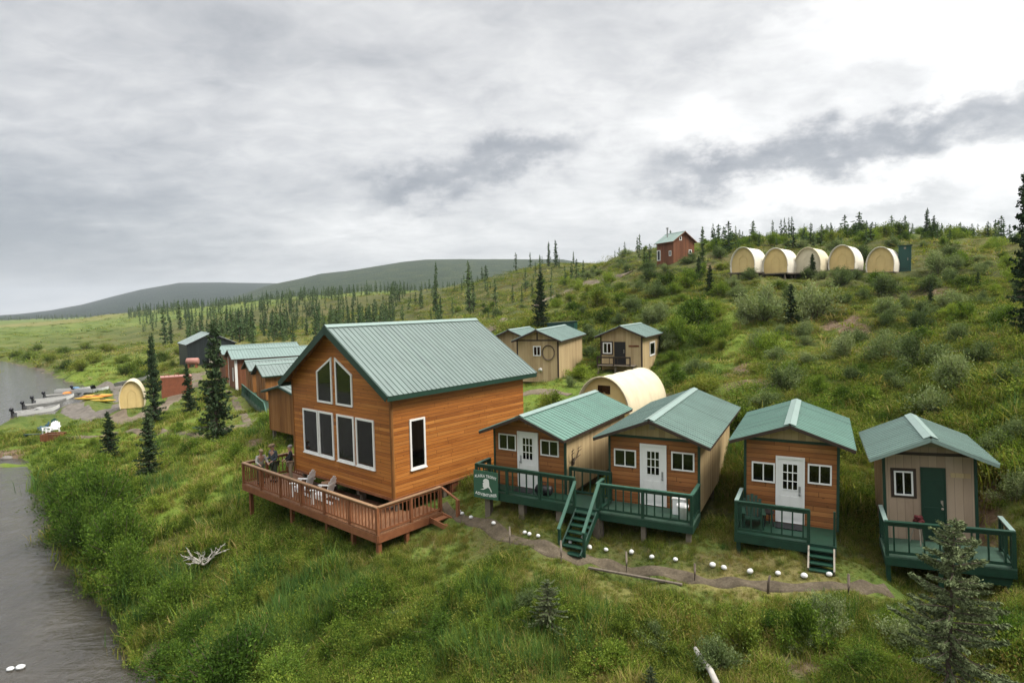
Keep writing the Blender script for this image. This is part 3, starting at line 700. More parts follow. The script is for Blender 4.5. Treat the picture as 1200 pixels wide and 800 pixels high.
def roof(root, w, Ln, h, s, oe, of, ob, mat='roof', t=.05, rib=.25, fascia='trim', fh=.16, cap=True, soffit='brown_trim', ribh=.032):
    cs = 1 / math.hypot(1, s); sn = s * cs
    rz = h + w * s; sl = (w + oe) / cs; y0, y1 = -of, Ln + ob
    mb = MB()
    for sg in (1, -1):
        d = Vector((sg * cs, 0, -sn)); nrm = Vector((sg * sn, 0, cs)); R = Vector((0, 0, rz))
        P = lambda a, y, k: R + d * a + nrm * k + Vector((0, y, 0))
        mb.mat(1); mb.prism([P(0, y0 + .01, .002), P(sl - .01, y0 + .01, .002), P(sl - .01, y1 - .01, .002), P(0, y1 - .01, .002)], nrm * (t - .012))
        mb.mat(0); mb.prism([P(0.0, y0, t - .008), P(sl + .02, y0, t - .008), P(sl + .02, y1, t - .008), P(0.0, y1, t - .008)], nrm * .008)
        n = max(2, int(round((y1 - y0) / rib)))
        for i in range(n + 1):
            y = y0 + .03 + (y1 - y0 - .06) * i / n; a, b = .026, .012
            q = [P(.02, y - a, t), P(sl + .02, y - a, t), P(sl + .02, y + a, t), P(.02, y + a, t), P(.02, y - b, t + ribh), P(sl + .02, y - b, t + ribh), P(sl + .02, y + b, t + ribh), P(.02, y + b, t + ribh)]
            mb.hexa(q)
    o = mb.build('roof', [M[mat], M[soffit]], root); fix_normals(o)
    if cap:
        c = MB(); e0 = (t + ribh + .004) * s
        for sg in (1, -1):
            d = Vector((sg * cs, 0, -sn)); nrm = Vector((sg * sn, 0, cs)); R = Vector((0, 0, rz + .004))
            P = lambda a, y, k: R + d * a + nrm * k + Vector((0, y, 0))
            c.prism([P(-e0, y0 - .012, t + ribh + .003), P(.15, y0 - .012, t + ribh + .003), P(.15, y1 + .012, t + ribh + .003), P(-e0, y1 + .012, t + ribh + .003)], nrm * .012)
        k = c.build('ridge_cap', M['cap'], o); fix_normals(k)
    if fascia:
        f = MB()
        for sg in (1, -1):
            d = Vector((sg * cs, 0, -sn)); nrm = Vector((sg * sn, 0, cs)); R = Vector((0, 0, rz))
            for y, off in ((y0 - .028, .026), (y1 + .002, .026)):
                P = lambda a, k: R + d * a + nrm * k + Vector((0, y, 0))
                f.prism([P(0, t - .004), P(sl + .02, t - .004), P(sl + .02, t - fh), P(-s * fh * .0, t - fh / cs * 1.0)], (0, off, 0))
            e = R + d * sl
            f.box(min(e.x + sg * .004, e.x + sg * .03), max(e.x + sg * .004, e.x + sg * .03), y0, y1, e.z - fh * .62, e.z + t * .55)
        k = f.build('fascia', M[fascia], root); fix_normals(k)
    return o
def corner_trims(root, w, Ln, h, base, mat='trim', t=.07, sides=((1, 0), (-1, 0))):
    for sx, at in sides:
        mb = MB(); y = 0 if at == 0 else Ln; dy = -1 if at == 0 else 1
        x0, x1 = sorted((sx * (w - t), sx * (w + .018))); a, b = sorted((y + dy * .018, y - dy * .001))
        mb.box(x0, x1, a, b, -base + .01, h - .03)
        x0, x1 = sorted((sx * (w + .001), sx * (w + .0178))); a, b = sorted((y + dy * .001, y - dy * t))
        mb.box(x0, x1, a, b, -base + .01, h - .03)
        mb.build('corner_trim', M[mat], root)
def ground_local(root_loc, rz, lx, ly):
    c, s = math.cos(rz), math.sin(rz); return g1(root_loc[0] + lx * c - ly * s, root_loc[1] + lx * s + ly * c) - root_loc[2]
def rail(dk, a, b, z, mats, ht=.92, step=.3, posts=True, cap=(.11, .035), bal=.04, post=.09, post_step=1.7, mid=None, post_drop=.0, ends=(1, 1), proto={}):
    """railing along a-b (local xy) on a floor at z: every post, baluster and rail is a child of the deck"""
    A, B = Vector((a[0], a[1], z)), Vector((b[0], b[1], z)); ln = (B - A).length; d = (B - A) / ln; rz = math.atan2(d.y, d.x)
    mb = MB(); mb.bar(A + Vector((0, 0, ht)) - d * .03, B + Vector((0, 0, ht)) + d * .03, cap[0], cap[1]); mb.build('top_rail', M[mats[0]], dk)
    mb = MB(); mb.bar(A + Vector((0, 0, ht - .075)), B + Vector((0, 0, ht - .075)), .036, .085); mb.build('under_rail', M[mats[1]], dk)
    mb = MB(); mb.bar(A + Vector((0, 0, .10)), B + Vector((0, 0, .10)), .036, .075); mb.build('bottom_rail', M[mats[1]], dk)
    np_ = max(1, int(round(ln / post_step)))
    pm = None
    for i in range(np_ + 1):
        if (i == 0 and not ends[0]) or (i == np_ and not ends[1]): continue
        if pm is None:
            q = MB(); q.box(-post / 2, post / 2, -post / 2, post / 2, -post_drop, ht - .02); pm = q.mesh('railing_post', [M[mats[1]]])
        inst('railing_post', pm, dk, A + d * (ln * i / np_), (0, 0, rz))
    nb = max(1, int(round(ln / step))); bmesh_ = None
    for i in range(nb):
        t = (i + .5) / nb * ln
        if min(abs(t - ln * k / np_) for k in range(np_ + 1)) < post * .55 + bal * .5: t += post * .5
        if bmesh_ is None:
            q = MB(); q.box(-bal / 2, bal / 2, -bal / 2, bal / 2, .1375, ht - .1175); bmesh_ = q.mesh('baluster', [M[mats[2] if len(mats) > 2 else mats[1]]])
        inst('baluster', bmesh_, dk, A + d * t, (0, 0, rz))
def stilts(dk, root_loc, rz, spots, top, size, mat, deep=.25, round_=False):
    for lx, ly in spots:
        g = ground_local(root_loc, rz, lx, ly) - deep
        if g > top - .05: g = top - .3
        q = MB()
        if round_: q.tube([(lx, ly, g), (lx, ly, top)], size / 2, 10)
        else: q.box(lx - size / 2, lx + size / 2, ly - size / 2, ly + size / 2, g, top)
        q.build('stilt', M[mat], dk)
def deck_floor(root, poly_boxes, z, mat='deckgreen', rim='deckgreen', rh=.20, name='deck'):
    mb = MB()
    for x0, x1, y0, y1 in poly_boxes: mb.box(x0, x1, y0, y1, z - .04, z)
    o = mb.build(name, M[mat], root)
    return o
def rim(dk, pts, z, h, mat, t=.04, closed=False):
    for a, b in zip(pts, pts[1:]):
        mb = MB(); mb.bar((a[0], a[1], z - .043 - h / 2), (b[0], b[1], z - .043 - h / 2), t, h); mb.build('rim_board', M[mat], dk)
def stair(root, x0, x1, y_top, z_top, y_bot, z_bot, n, tread, stringer, rails=None, axis='y', name='stair'):
    mb = MB()
    for x in (x0, x1): mb.bar((x, y_top, z_top - .12), (x, y_bot, z_bot + .02), .045, .20)
    st = mb.build(name, M[stringer], root)
    for i in range(n):
        k = (i + .6) / n; z = z_top + (z_bot - z_top) * k; y = y_top + (y_bot - y_top) * k
        q = MB(); q.box(x0 + .024, x1 - .024, y - .13, y + .13, z - .035, z); q.build('tread', M[tread], st)
    if rails:
        for x, zt, zb in rails:
            q = MB(); q.bar((x, y_top + .02, z_top + zt), (x, y_bot + .06, z_bot + zb), .10, .045); q.build('handrail', M['railgreen'], st)
            q = MB(); q.bar((x, y_bot + .12, z_bot - .1), (x, y_bot + .12, z_bot + zb - .01), .08, .08, (0, 1, 0)); q.build('rail_post', M['deckgreen'], st)
    return st

# ------------------------------------------------------------------ the lodge
def lodge():
    loc, rz = (-7.683, 25.823, 2.294), -.711
    w, Ln, h, s = 3.745, 8.192, 4.50, .641
    t = thing('timber_lodge', 'large orange cedar lodge with tall gable windows and a green metal roof', 'lodge', loc, rz)
    b = body(t, w, Ln, h, s, 0, 'cedar'); roof(t, w, Ln, h, s, .386, .456, .6, 'roof', .07, .25, 'trim', .26, True, 'cedar_vert')
    # green drip board beneath the siding and frieze under the gable
    q = MB(); q.bar((-w, -.016, .05), (w, -.016, .05), .03, .10); q.bar((w + .016, 0, .05), (w + .016, Ln, .05), .03, .10); q.build('sill_board', M['redwood'], t)
    q = MB(); q.box(-.09, .09, -.44, -.002, h + w * s - .34, h + w * s - .14); q.build('ridge_beam', M['cedar_vert'], t)
    for a, c in ((-2.80, -1.54), (-1.48, -.32), (-.03, 1.24), (1.38, 2.63)): window(t, FRONT, rect(a, c, 1.09, 3.13), .085, sill=True)
    window(t, FRONT, [(-1.51, 3.53), (-.30, 3.53), (-.28, 5.60), (-1.51, 4.92)], .085)
    window(t, FRONT, [(-.02, 3.53), (1.21, 3.53), (1.22, 4.92), (-.02, 5.60)], .085)
    window(t, right_face(w), rect(.90, 1.72, 1.07, 3.14), .08, sill=True)
    q = MB(); q.prism([(w + .002, .0, .1), (w + .022, .0, .1), (w + .022, 0, h - .1), (w + .002, 0, h - .1)], (0, .09, 0)); q.prism([(w - .09, -.022, .1), (w + .022, -.022, .1), (w + .022, -.022, h - .1), (w - .09, -.022, h - .1)], (0, .02, 0)); q.build('corner_board', M['cedar_vert'], t)
    q = MB(); q.prism([(-w - .022, -.022, .1), (-w + .09, -.022, .1), (-w + .09, -.022, h - .1), (-w - .022, -.022, h - .1)], (0, .02, 0)); q.build('corner_board', M['cedar_vert'], t)
    # open undercroft: floor beams, piles, braces; red skirting towards the back
    q = MB()
    for x in (-3.3, -1.1, 1.1, 3.3): q.box(x - .09, x + .09, .15, Ln - .1, -.28, -.012)
    q.build('floor_beam', M['post'], t)
    stilts(t, loc, rz, [(x, y) for x in (-3.4, -1.1, 1.1, 3.4) for y in (.4, 3.0)], -.285, .2, 'post')
    q = MB(); q.bar((1.2, .38, -1.7), (3.3, .38, -.3), .05, .14); q.build('brace', M['plank'], t)
    q = MB(); q.bar((-3.3, .4, -.35), (-1.2, .4, -1.8), .05, .14); q.build('brace', M['plank'], t)
    q = MB(); q.box(w - .09, w - .04, 3.2, Ln - .05, -2.6, -.012); q.box(-w + .2, w - .09, 3.15, 3.2, -2.9, -.012); q.build('skirting', M['skirt'], t)
    # wrap-around deck
    zf = -.545; x0, x1, y0 = -5.62, 4.98, -1.72
    dk = deck_floor(t, [(x0, x1, y0, .55), (x0, -w - .05, .5505, 1.4), (w + .05, x1, .5505, 1.5)], zf, 'deckboards', 'redwood')
    rim(dk, [(x0, y0), (x1, y0)], zf, .27, 'redwood'); rim(dk, [(x1, y0 + .023), (x1, 1.5)], zf, .27, 'redwood'); rim(dk, [(x0, y0 + .023), (x0, 1.4)], zf, .27, 'redwood'); rim(dk, [(x1 - .024, 1.5), (w, 1.5)], zf, .27, 'redwood')
    mats = ('railcap', 'redwood', 'redwood')
    rail(dk, (x0 + .06, y0 + .05), (x1 - .06, y0 + .05), zf, mats, 1.0, .205, cap=(.15, .04), bal=.036, post=.11, post_step=1.77)
    rail(dk, (x1 - .06, y0 + .11), (x1 - .06, 1.42), zf, mats, 1.0, .205, cap=(.14, .0395), bal=.036, post=.11, post_step=1.5, ends=(0, 1))
    rail(dk, (x0 + .06, y0 + .11), (x0 + .06, .62), zf, mats, 1.0, .205, cap=(.14, .0395), bal=.036, post=.11, post_step=1.3, ends=(0, 1))
    rail(dk, (x0 + .12, .62), (-w - .12, .62), zf, mats, 1.0, .205, cap=(.14, .039), bal=.036, post=.16, post_step=2.4, ends=(0, 1))
    stilts(dk, loc, rz, [(x1 - .12, y0 + .12), (3.0, y0 + .3), (1.2, y0 + .3), (-1.6, y0 + .3), (x0 + .2, y0 + .3), (x1 - .12, -.3), (x1 - .12, 1.2), (2.4, .3), (-.4, .3)], zf - .33, .15, 'redwood')
    # short stair off the right end, towards the path
    st = MB(); g = ground_local(loc, rz, 5.7, 1.0)
    for y in (.75, 1.42): st.bar((x1 + .03, y, zf - .12), (x1 + .95, y, g + .05), .05, .2)
    so_ = st.build('stair', M['redwood'], t)
    for i in range(2):
        k = (i + .5) / 2; q = MB(); q.box(x1 + .05 + .9 * k - .15, x1 + .05 + .9 * k + .15, .78, 1.39, zf - .04 + (g - zf) * k - .04, zf - .04 + (g - zf) * k); q.build('tread', M['redwood'], so_)
    q = MB(); q.bar((x1 + .9, 1.47, g - .2), (x1 + .9, 1.47, g + .95), .12, .12, (0, 1, 0)); q.build('rail_post', M['redwood'], so_)
    q = MB(); q.bar((x1 - .03, 1.47, zf + .98), (x1 + .92, 1.47, g + .93), .09, .05); q.build('handrail', M['redwood'], so_)
    return t, loc, rz, zf
LODGE, LODGE_LOC, LODGE_RZ, LODGE_FLOOR = lodge()
def lodge_pt(x, y, z=None):
    c, s = math.cos(LODGE_RZ), math.sin(LODGE_RZ)
    return (LODGE_LOC[0] + x * c - y * s, LODGE_LOC[1] + x * s + y * c, LODGE_LOC[2] + (LODGE_FLOOR if z is None else z))

# ------------------------------------------------------------------ the four sleeping cabins along the path
def cabin(label, loc, rz, w, Ln, h, s, oe, of, ob, front, side, rmat, wins, dr, gable_band, light=True, tilt=0, rib=.25, soff='brown_trim', piles=True, winmat='white', plank_door=False):
    t = thing('sleeping_cabin', label, 'cabin', loc, rz, 'small cabins along the footpath')
    if tilt: t.rotation_euler = Euler((0, tilt, rz), 'XYZ')
    b = body(t, w, Ln, h, s, .10, front, 'wall', side)
    roof(t, w, Ln, h, s, oe, of, ob, rmat, .045, rib, 'brown_trim' if soff == 'brown_trim' else soff, .10, True, 'tan')
    corner_trims(t, w, Ln, h, .1, 'trim', .06)
    if gable_band:   # tan gable above a dark band
        g = MB(); zb = h - .04; g.prism([(-w + .01, -.004, zb + .03), (w - .01, -.004, zb + .03), (w - .01, -.004, h - .012), (0, -.004, h + w * s - .02), (-w + .01, -.004, h - .012)], (0, -.012, 0)); o = g.build('gable_panel', M['tan' if front != 'pinktan' else 'pinktan'], t); fix_normals(o)
        g = MB(); g.box(-w, w, -.03, -.002, zb - .06, zb + .028); g.build('gable_band', M['trim' if gable_band == 1 else 'brown_trim'], t)
    if light:
        g = MB(); zz = h + w * s - .26; g.box(-.09, .09, -.10, -.018, zz - .08, zz + .08); g.build('porch_light', M['plank'], t)
    for (a, c, z0, z1) in wins: window(t, FRONT, rect(a, c, z0, z1), .045 if winmat == 'white' else .06, winmat, mull=(.5,), depth=.045)
    if plank_door: door(t, FRONT, dr[0], dr[1], .0, dr[2], 'trim', 'trim', None, 'r', True, .035)
    else:
        c = (dr[0] + dr[1]) / 2; door(t, FRONT, dr[0], dr[1], .0, dr[2], 'white', 'white', (c - .215, c + .215, 1.05, 1.86), dr[3])
    if piles:
        stilts(t, loc, rz, [(x, y) for x in (-w + .2, w - .2) for y in (.3, Ln / 2, Ln - .3)], -.104, .2, 'post')
        q = MB(); 
        for x in (-w + .2, w - .2): q.box(x - .07, x + .07, .05, Ln - .05, -.28, -.104)
        q.build('floor_beam', M['post'], t)
    return t
CABS = {}
def front_cabins():
    g3 = ('railgreen', 'deckgreen', 'deckgreen')
    # first cabin: beside the lodge, carries the sign, shares a landing with the second
    loc, rz = (.531, 21.863, 3.222), -.546
    t = cabin('cedar fronted cabin nearest the lodge with a green sign on its deck rail', loc, rz, 1.518, 5.93, 2.12, .40, .228, .638, .3, 'cedar_old', 'tan', 'roof_teal', [(-1.29, -.52, 1.31, 1.92), (.52, 1.26, 1.28, 1.86)], (-.46, .42, 2.08, 'l'), 0)
    dk = deck_floor(t, [(-1.75, 3.2, -1.02, -.035), (1.60, 3.2, -.0345, .25)], -.03, 'deckgreen')
    rim(dk, [(-1.75, -1.0), (3.2, -1.0)], -.03, .24, 'deckgreen'); rim(dk, [(-1.73, -.976), (-1.73, -.04)], -.03, .24, 'deckgreen')
    rail(dk, (-1.70, -.97), (2.30, -.97), -.03, ('deckgreen', 'deckgreen', 'deckgreen'), .95, .28, post_step=1.35, cap=(.13, .045)); rail(dk, (-1.70, -.9), (-1.70, -.07), -.03, g3, .95, .28, ends=(0, 1), cap=(.11, .0345))
    rail(dk, (1.62, .18), (3.15, .18), -.03, ('deckgreen', 'deckgreen', 'deckgreen'), .95, .28)
    stilts(dk, loc, rz, [(-1.25, -.85), (.2, -.85), (1.7, -.85), (3.05, -.8), (2.3, .1)], -.28, .22, 'post')
    g = ground_local(loc, rz, 2.8, -2.3)
    stair(t, 2.42, 3.16, -1.03, -.03, -2.35, g, 7, 'deckgreen', 'deckgreen', [(2.36, .85, .75), (3.22, .9, .78)])
    CABS[1] = (t, loc, rz)
    # second
    loc, rz = (4.694, 19.996, 3.102), -.48
    t = cabin('cedar fronted cabin with tan sides and a white bin on its green deck', loc, rz, 1.54, 7.1, 2.36, .383, .39, .477, .3, 'cedar_old', 'tan', 'roof_mid', [(-1.35, -.57, 1.22, 1.83), (.63, 1.38, 1.29, 1.91)], (-.43, .47, 2.09, 'r'), 1)
    dk = deck_floor(t, [(-1.58, 1.58, -1.36, -.035)], -.03, 'deckworn')
    rim(dk, [(-1.58, -1.34), (1.58, -1.34)], -.03, .22, 'deckgreen'); rim(dk, [(1.56, -1.316), (1.56, -.04)], -.03, .22, 'deckgreen'); rim(dk, [(-1.56, -1.316), (-1.56, -.04)], -.03, .22, 'deckgreen')
    rail(dk, (-1.53, -1.31), (1.53, -1.31), -.03, g3, .95, .26, post_step=1.53); rail(dk, (1.53, -1.25), (1.53, -.07), -.03, g3, .95, .26, ends=(0, 1), cap=(.11, .0345)); rail(dk, (-1.53, -1.25), (-1.53, -.72), -.03, g3, .95, .26, ends=(0, 1), cap=(.11, .0345))
    stilts(dk, loc, rz, [(-1.45, -1.2), (0, -1.2), (1.42, -1.2), (1.45, -.2)], -.26, .15, 'post', round_=False)
    CABS[2] = (t, loc, rz)
    # third
    loc, rz = (8.559, 18.274, 3.046), -.48
    t = cabin('cedar fronted cabin with a dark chair on its deck and a pale stringered stair', loc, rz, 1.331, 4.46, 2.62, .352, .395, .357, .3, 'cedar_old', 'tan', 'roof_teal', [(-1.11, -.43, 1.20, 1.83), (.49, 1.14, 1.31, 1.92)], (-.41, .41, 2.08, 'r'), 1, light=False)
    dk = deck_floor(t, [(-1.46, 1.26, -1.46, -.035)], -.03, 'deckgreen')
    rim(dk, [(-1.46, -1.44), (1.26, -1.44)], -.03, .24, 'deckgreen'); rim(dk, [(-1.44, -1.416), (-1.44, -.04)], -.03, .24, 'deckgreen'); rim(dk, [(1.24, -1.416), (1.24, -.04)], -.03, .24, 'deckgreen')
    rail(dk, (-1.41, -1.41), (.55, -1.41), -.03, ('deckgreen', 'deckgreen', 'deckgreen'), .95, .3, post_step=2.0); rail(dk, (-1.41, -1.35), (-1.41, -.07), -.03, ('cap', 'deckgreen', 'deckgreen'), .95, .3, ends=(0, 1), cap=(.11, .0345))
    q = MB(); q.bar((1.2, -1.38, -.03), (1.2, -1.38, .95), .06, .06, (0, 1, 0)); q.build('railing_post', M['deckgreen'], dk)
    stilts(dk, loc, rz, [(-1.35, -1.3), (0, -1.3), (1.15, -1.3)], -.27, .12, 'deckgreen')
    g = ground_local(loc, rz, .85, -2.0)
    stair(t, .56, 1.2, -1.47, -.03, -2.08, g, 4, 'deckgreen', 'plank')
    CABS[3] = (t, loc, rz)
    # fourth
    loc, rz = (11.981, 16.874, 2.978), -.46
    t = cabin('small pinkish tan cabin with a dark green plank door', loc, rz, 1.116, 2.85, 2.56, .439, .36, .60, .25, 'pinktan', 'pinktan', 'roof_mid', [(-.85, -.38, 1.26, 1.98)], (-.2, .40, 2.12, 'r'), 2, light=False, tilt=math.radians(-2.6), rib=.22, soff='cap', winmat='white', plank_door=True)
    q = MB(); q.ring([FRONT.p(u, v, .001) for u, v in rect(-.93, -.30, 1.19, 2.06)], [FRONT.p(u, v, .001) for u, v in rect(-.846, -.384, 1.264, 1.976)], FRONT.w * .02); o = q.build('window_casing', M['brown_trim'], t); fix_normals(o)
    q = MB(); q.box(-.32, .30, -.07, -.045, 2.72, 2.90); q.build('gable_plate', M['plank'], t)
    q = MB(); q.box(.52, .98, -.022, -.001, 1.86, 1.99); q.build('name_board', M['redbrown' if False else 'tan'], t)
    dk = deck_floor(t, [(-1.28, 1.60, -1.52, -.035)], -.03, 'deckworn')
    rim(dk, [(-1.28, -1.5), (1.60, -1.5)], -.03, .22, 'deckgreen'); rim(dk, [(-1.26, -1.476), (-1.26, -.04)], -.03, .22, 'deckgreen'); rim(dk, [(1.58, -1.476), (1.58, -.04)], -.03, .22, 'deckgreen')
    rail(dk, (-1.22, -1.47), (1.55, -1.47), -.03, ('deckgreen', 'deckgreen', 'deckgreen'), .95, .34, post_step=1.4, cap=(.13, .04)); rail(dk, (1.55, -1.4), (1.55, -.3), -.03, ('cap', 'deckgreen', 'deckgreen'), .95, .34, ends=(0, 1), cap=(.11, .0345)); rail(dk, (-1.22, -1.4), (-1.22, -.07), -.03, ('cap', 'deckgreen', 'deckgreen'), .95, .34, ends=(0, 1), cap=(.11, .0345))
    stilts(dk, loc, rz, [(-1.2, -1.4), (0, -1.4), (1.45, -1.4), (1.45, -.2)], -.26, .11, 'deckgreen')
    q = MB(); q.box(.7, 1.52, -1.46, -.6, -.52, -.27); q.build('storage_box', M['deckgreen'], dk)
    CABS[4] = (t, loc, rz)
front_cabins()
def cab_pt(k, x, y, z=-.03):
    t, loc, rz = CABS[k]; c, s = math.cos(rz), math.sin(rz)
    return (loc[0] + x * c - y * s, loc[1] + x * s + y * c, loc[2] + z)

# ------------------------------------------------------------------ cabins behind, on the hill and by the landing
def hut(name, label, cat, loc, rz, w, Ln, h, s, oe, of, ob, wall, rmat, group=None, base=.15, trimmat='brown_trim', fascia='brown_trim', soff='brown_trim', rib=.35, fh=.12, piles=True, cap=True):
    t = thing(name, label, cat, loc, rz, group)
    body(t, w, Ln, h, s, base, wall); roof(t, w, Ln, h, s, oe, of, ob, rmat, .05, rib, fascia, fh, cap, soff)
    if trimmat: corner_trims(t, w, Ln, h, base, trimmat, .09)
    if piles: stilts(t, loc, rz, [(x, y) for x in (-w + .2, w - .2) for y in (.2, Ln - .3)], -base - .002, .2, 'post')
    return t
def back_cabins():
    gr = 'tan cabins behind the front row'
    A = hut('tan_cabin', 'tan cabin behind the lodge roof with a small white window and a hanging coil', 'cabin', (1.89, 44.591, 4.347), -.309, 1.603, 9.2, 3.028, .43, .284, .416, .29, 'tan', 'roof_pale', gr)
    window(A, FRONT, rect(-.33, .27, 1.8, 2.55), .07, mull=(.5,))
    q = MB(); q.box(-1.6, 1.6, -.03, -.002, 2.92, 3.02); q.box(-.05, .05, -.03, -.002, 3.022, 3.55); q.build('gable_band', M['brown_trim'], A)
    B = hut('tan_cabin', 'tan cabin with a dark doorway standing right of the cream dome tent', 'cabin', (8.722, 47.723, 4.193), -.453, 1.701, 6.2, 3.2, .416, .349, .371, .29, 'tan', 'roof_pale', gr)
    window(B, FRONT, rect(-1.50, -.76, 1.71, 2.62), .09, mull=(.5,)); window(B, right_face(1.701), rect(2.5, 4.4, 1.32, 2.5), .12)
    q = MB(); q.ring([FRONT.p(u, v, .001) for u, v in rect(-1.6, -.66, 1.61, 2.72)], [FRONT.p(u, v, .001) for u, v in rect(-1.502, -.758, 1.708, 2.622)], FRONT.w * .03); o = q.build('window_casing', M['brown_trim'], B); fix_normals(o)
    door(B, FRONT, -.54, .36, .88, 2.68, 'black', 'brown_trim', None, 'r', False, .05)
    q = MB(); q.box(.62, 1.45, -.03, -.002, 2.28, 2.42); q.build('name_board', M['redbrown'], B)
    dk = deck_floor(B, [(-1.7, 1.3, -1.1, -.036)], .86, 'post'); rail(dk, (-1.65, -1.05), (1.0, -1.05), .86, ('brown_trim', 'brown_trim', 'brown_trim'), .7, .6, post_step=1.3)
    stilts(dk, (8.722, 47.723, 4.193), -.453, [(-1.6, -.95), (1.2, -.95), (-.2, -.95)], .8, .14, 'post')
    p = at_y(593, 386, 52)
    Cc = hut('tan_cabin', 'tan cabin whose pale roof shows just behind the lodge ridge', 'cabin', (-.2, 52, 4.3), -.309, 1.75, 6.0, 2.75, .43, .3, .4, .3, 'tan', 'roof_pale', gr)
    # dark green shed on the slope behind
    g = g1(4.9, 58.5)
    S = thing('tool_shed', 'dark green box shed behind the tan cabins', 'shed', (4.8, 58.5, g), -.3)
    q = MB(); q.prism([(-1.35, 0, -.2), (1.35, 0, -.2), (1.35, 0, 2.35), (-1.35, 0, 2.2)], (0, 1.6, 0)); o = q.build('wall', M['bluegreen'], S); fix_normals(o)
    q = MB(); q.prism([(-1.45, -.08, 2.205), (1.45, -.08, 2.366), (1.45, -.08, 2.42), (-1.45, -.08, 2.26)], (0, 1.76, 0)); o = q.build('roof', M['trim'], S); fix_normals(o)
    door(S, FRONT, -.5, .4, .0, 1.9, 'trim', 'trim', None, 'r', False, .05)
    # red brown house on the hilltop
    H = hut('hill_house', 'red brown house with a green roof standing alone on the hilltop', 'house', (26.912, 93.156, 15.877), .461, 2.104, 3.788, 3.45, .67, .289, .299, .283, 'redbrown', 'roof_pale', None, .15, None, 'redbrown', 'brown_trim')
    window(H, FRONT, rect(-.95, -.45, 3.5, 4.15), .1); window(H, FRONT, rect(.96, 1.55, 1.47, 2.12), .1)
    lf = left_face(2.104); window(H, lf, rect(-3.75, -2.95, .6, 2.25), .12); window(H, lf, rect(-.99, -.45, 1.14, 1.96), .1)
    q = MB(); q.tube([(-1.0, 2.6, 4.1), (-1.0, 2.6, 5.5)], .11, 8); q.tube([(-1.0, 2.6, 5.5), (-1.0, 2.6, 5.75)], .17, 8); q.build('chimney', M['tin'], H)
    q = MB(); q.box(-2.3, 2.3, -1.3, -.02, -.35, -.2); q.build('porch', M['post'], H)
    # black barn on the flat
    loc, rz = (-55.078, 109.324, .151), .646
    Bn = hut('barn', 'black metal barn with an open doorway and a grey roof', 'barn', loc, rz, 3.997, 9.5, 3.97, .469, .184, .203, .3, 'blackmetal', 'roof_barn', None, .6, None, 'black', 'black', .6, .2, False)
    q = MB(); q.box(-.05, 2.2, -.02, -.002, -.3, 2.9); q.build('doorway', M['opening_shade'], Bn); q = MB(); q.box(-.62, .0, -.55, -.45, -.3, 2.9); o = q.build('door', M['plank'], Bn)  # no hole cut: a thin black panel paints the doorway's inner shade
    # the row of cabins by the landing, one beyond the other
    gr = 'cedar cabins in the row above the landing'
    for (label, loc, rz, w, Ln, h, s, oe, mat, wl) in (
        ('cedar cabin with the smallest gable in the row left of the lodge', (-25.415, 59.894, 1.4), -.888, 1.521, 7.5, 2.301, .541, .419, 'roof', 'cedar_vert'),
        ('cedar cabin of the landing row whose gable stands second from the lodge', (-29.156, 65.783, 1.354), -.939, 1.511, 7.0, 2.301, .498, .387, 'roof', 'cedar_vert'),
        ('long red cabin with white corner boards and a wide pale roof above the landing', (-33.99, 72.0, 1.02), -1.0, 2.76, 9.0, 3.42, .304, .38, 'roof_pale', 'redbrown')):
        t = hut('landing_cabin', label, 'cabin', loc, rz, w, Ln, h, s, oe, .4, .3, wl, mat, gr, .3, None, 'trim' if wl == 'cedar_vert' else 'brown_trim')
        if wl == 'redbrown':
            corner_trims(t, w, Ln, h, .3, 'white', .25); window(t, FRONT, rect(.9, 1.5, .6, 2.2), .12, depth=.06)
        else:
            door(t, FRONT, -.45, .45, 0, 2.0, 'cedar_vert', 'cedar_vert', None, 'r', False, .06)
    p = at_y(262, 407, 84)
    t = hut('landing_cabin', 'pale roofed cabin farthest along the row, mostly behind the long red cabin', 'cabin', (-39.2, 80.5, .9), -1.0, 2.9, 9.5, 3.5, .30, .35, .4, .3, 'redbrown', 'roof_pale', gr, .3, None, 'brown_trim')
    # annex at the lodge's far side, with a shallow roof
    loc, rz = (-15.3, 39.5, 1.9), -.711
    t = hut('lodge_annex', 'cedar boarded annex on posts with a low green roof tucked behind the lodge', 'cabin', loc, rz, 2.0, 6.0, 2.6, .22, .35, .35, .3, 'cedar_vert', 'roof', None, .12, 'cedar_vert', 'trim', 'cedar_vert')
    # green boarded stair and railing in front of the landing row
    loc = (-25.0, 56.5, 1.0); rz = 2.13
    gl = g1(-25.5, 57); 
M['roof_barn'] = mat_roof('grey barn roof', (.22, .27, .265), (.16, .19, .19))
back_cabins()

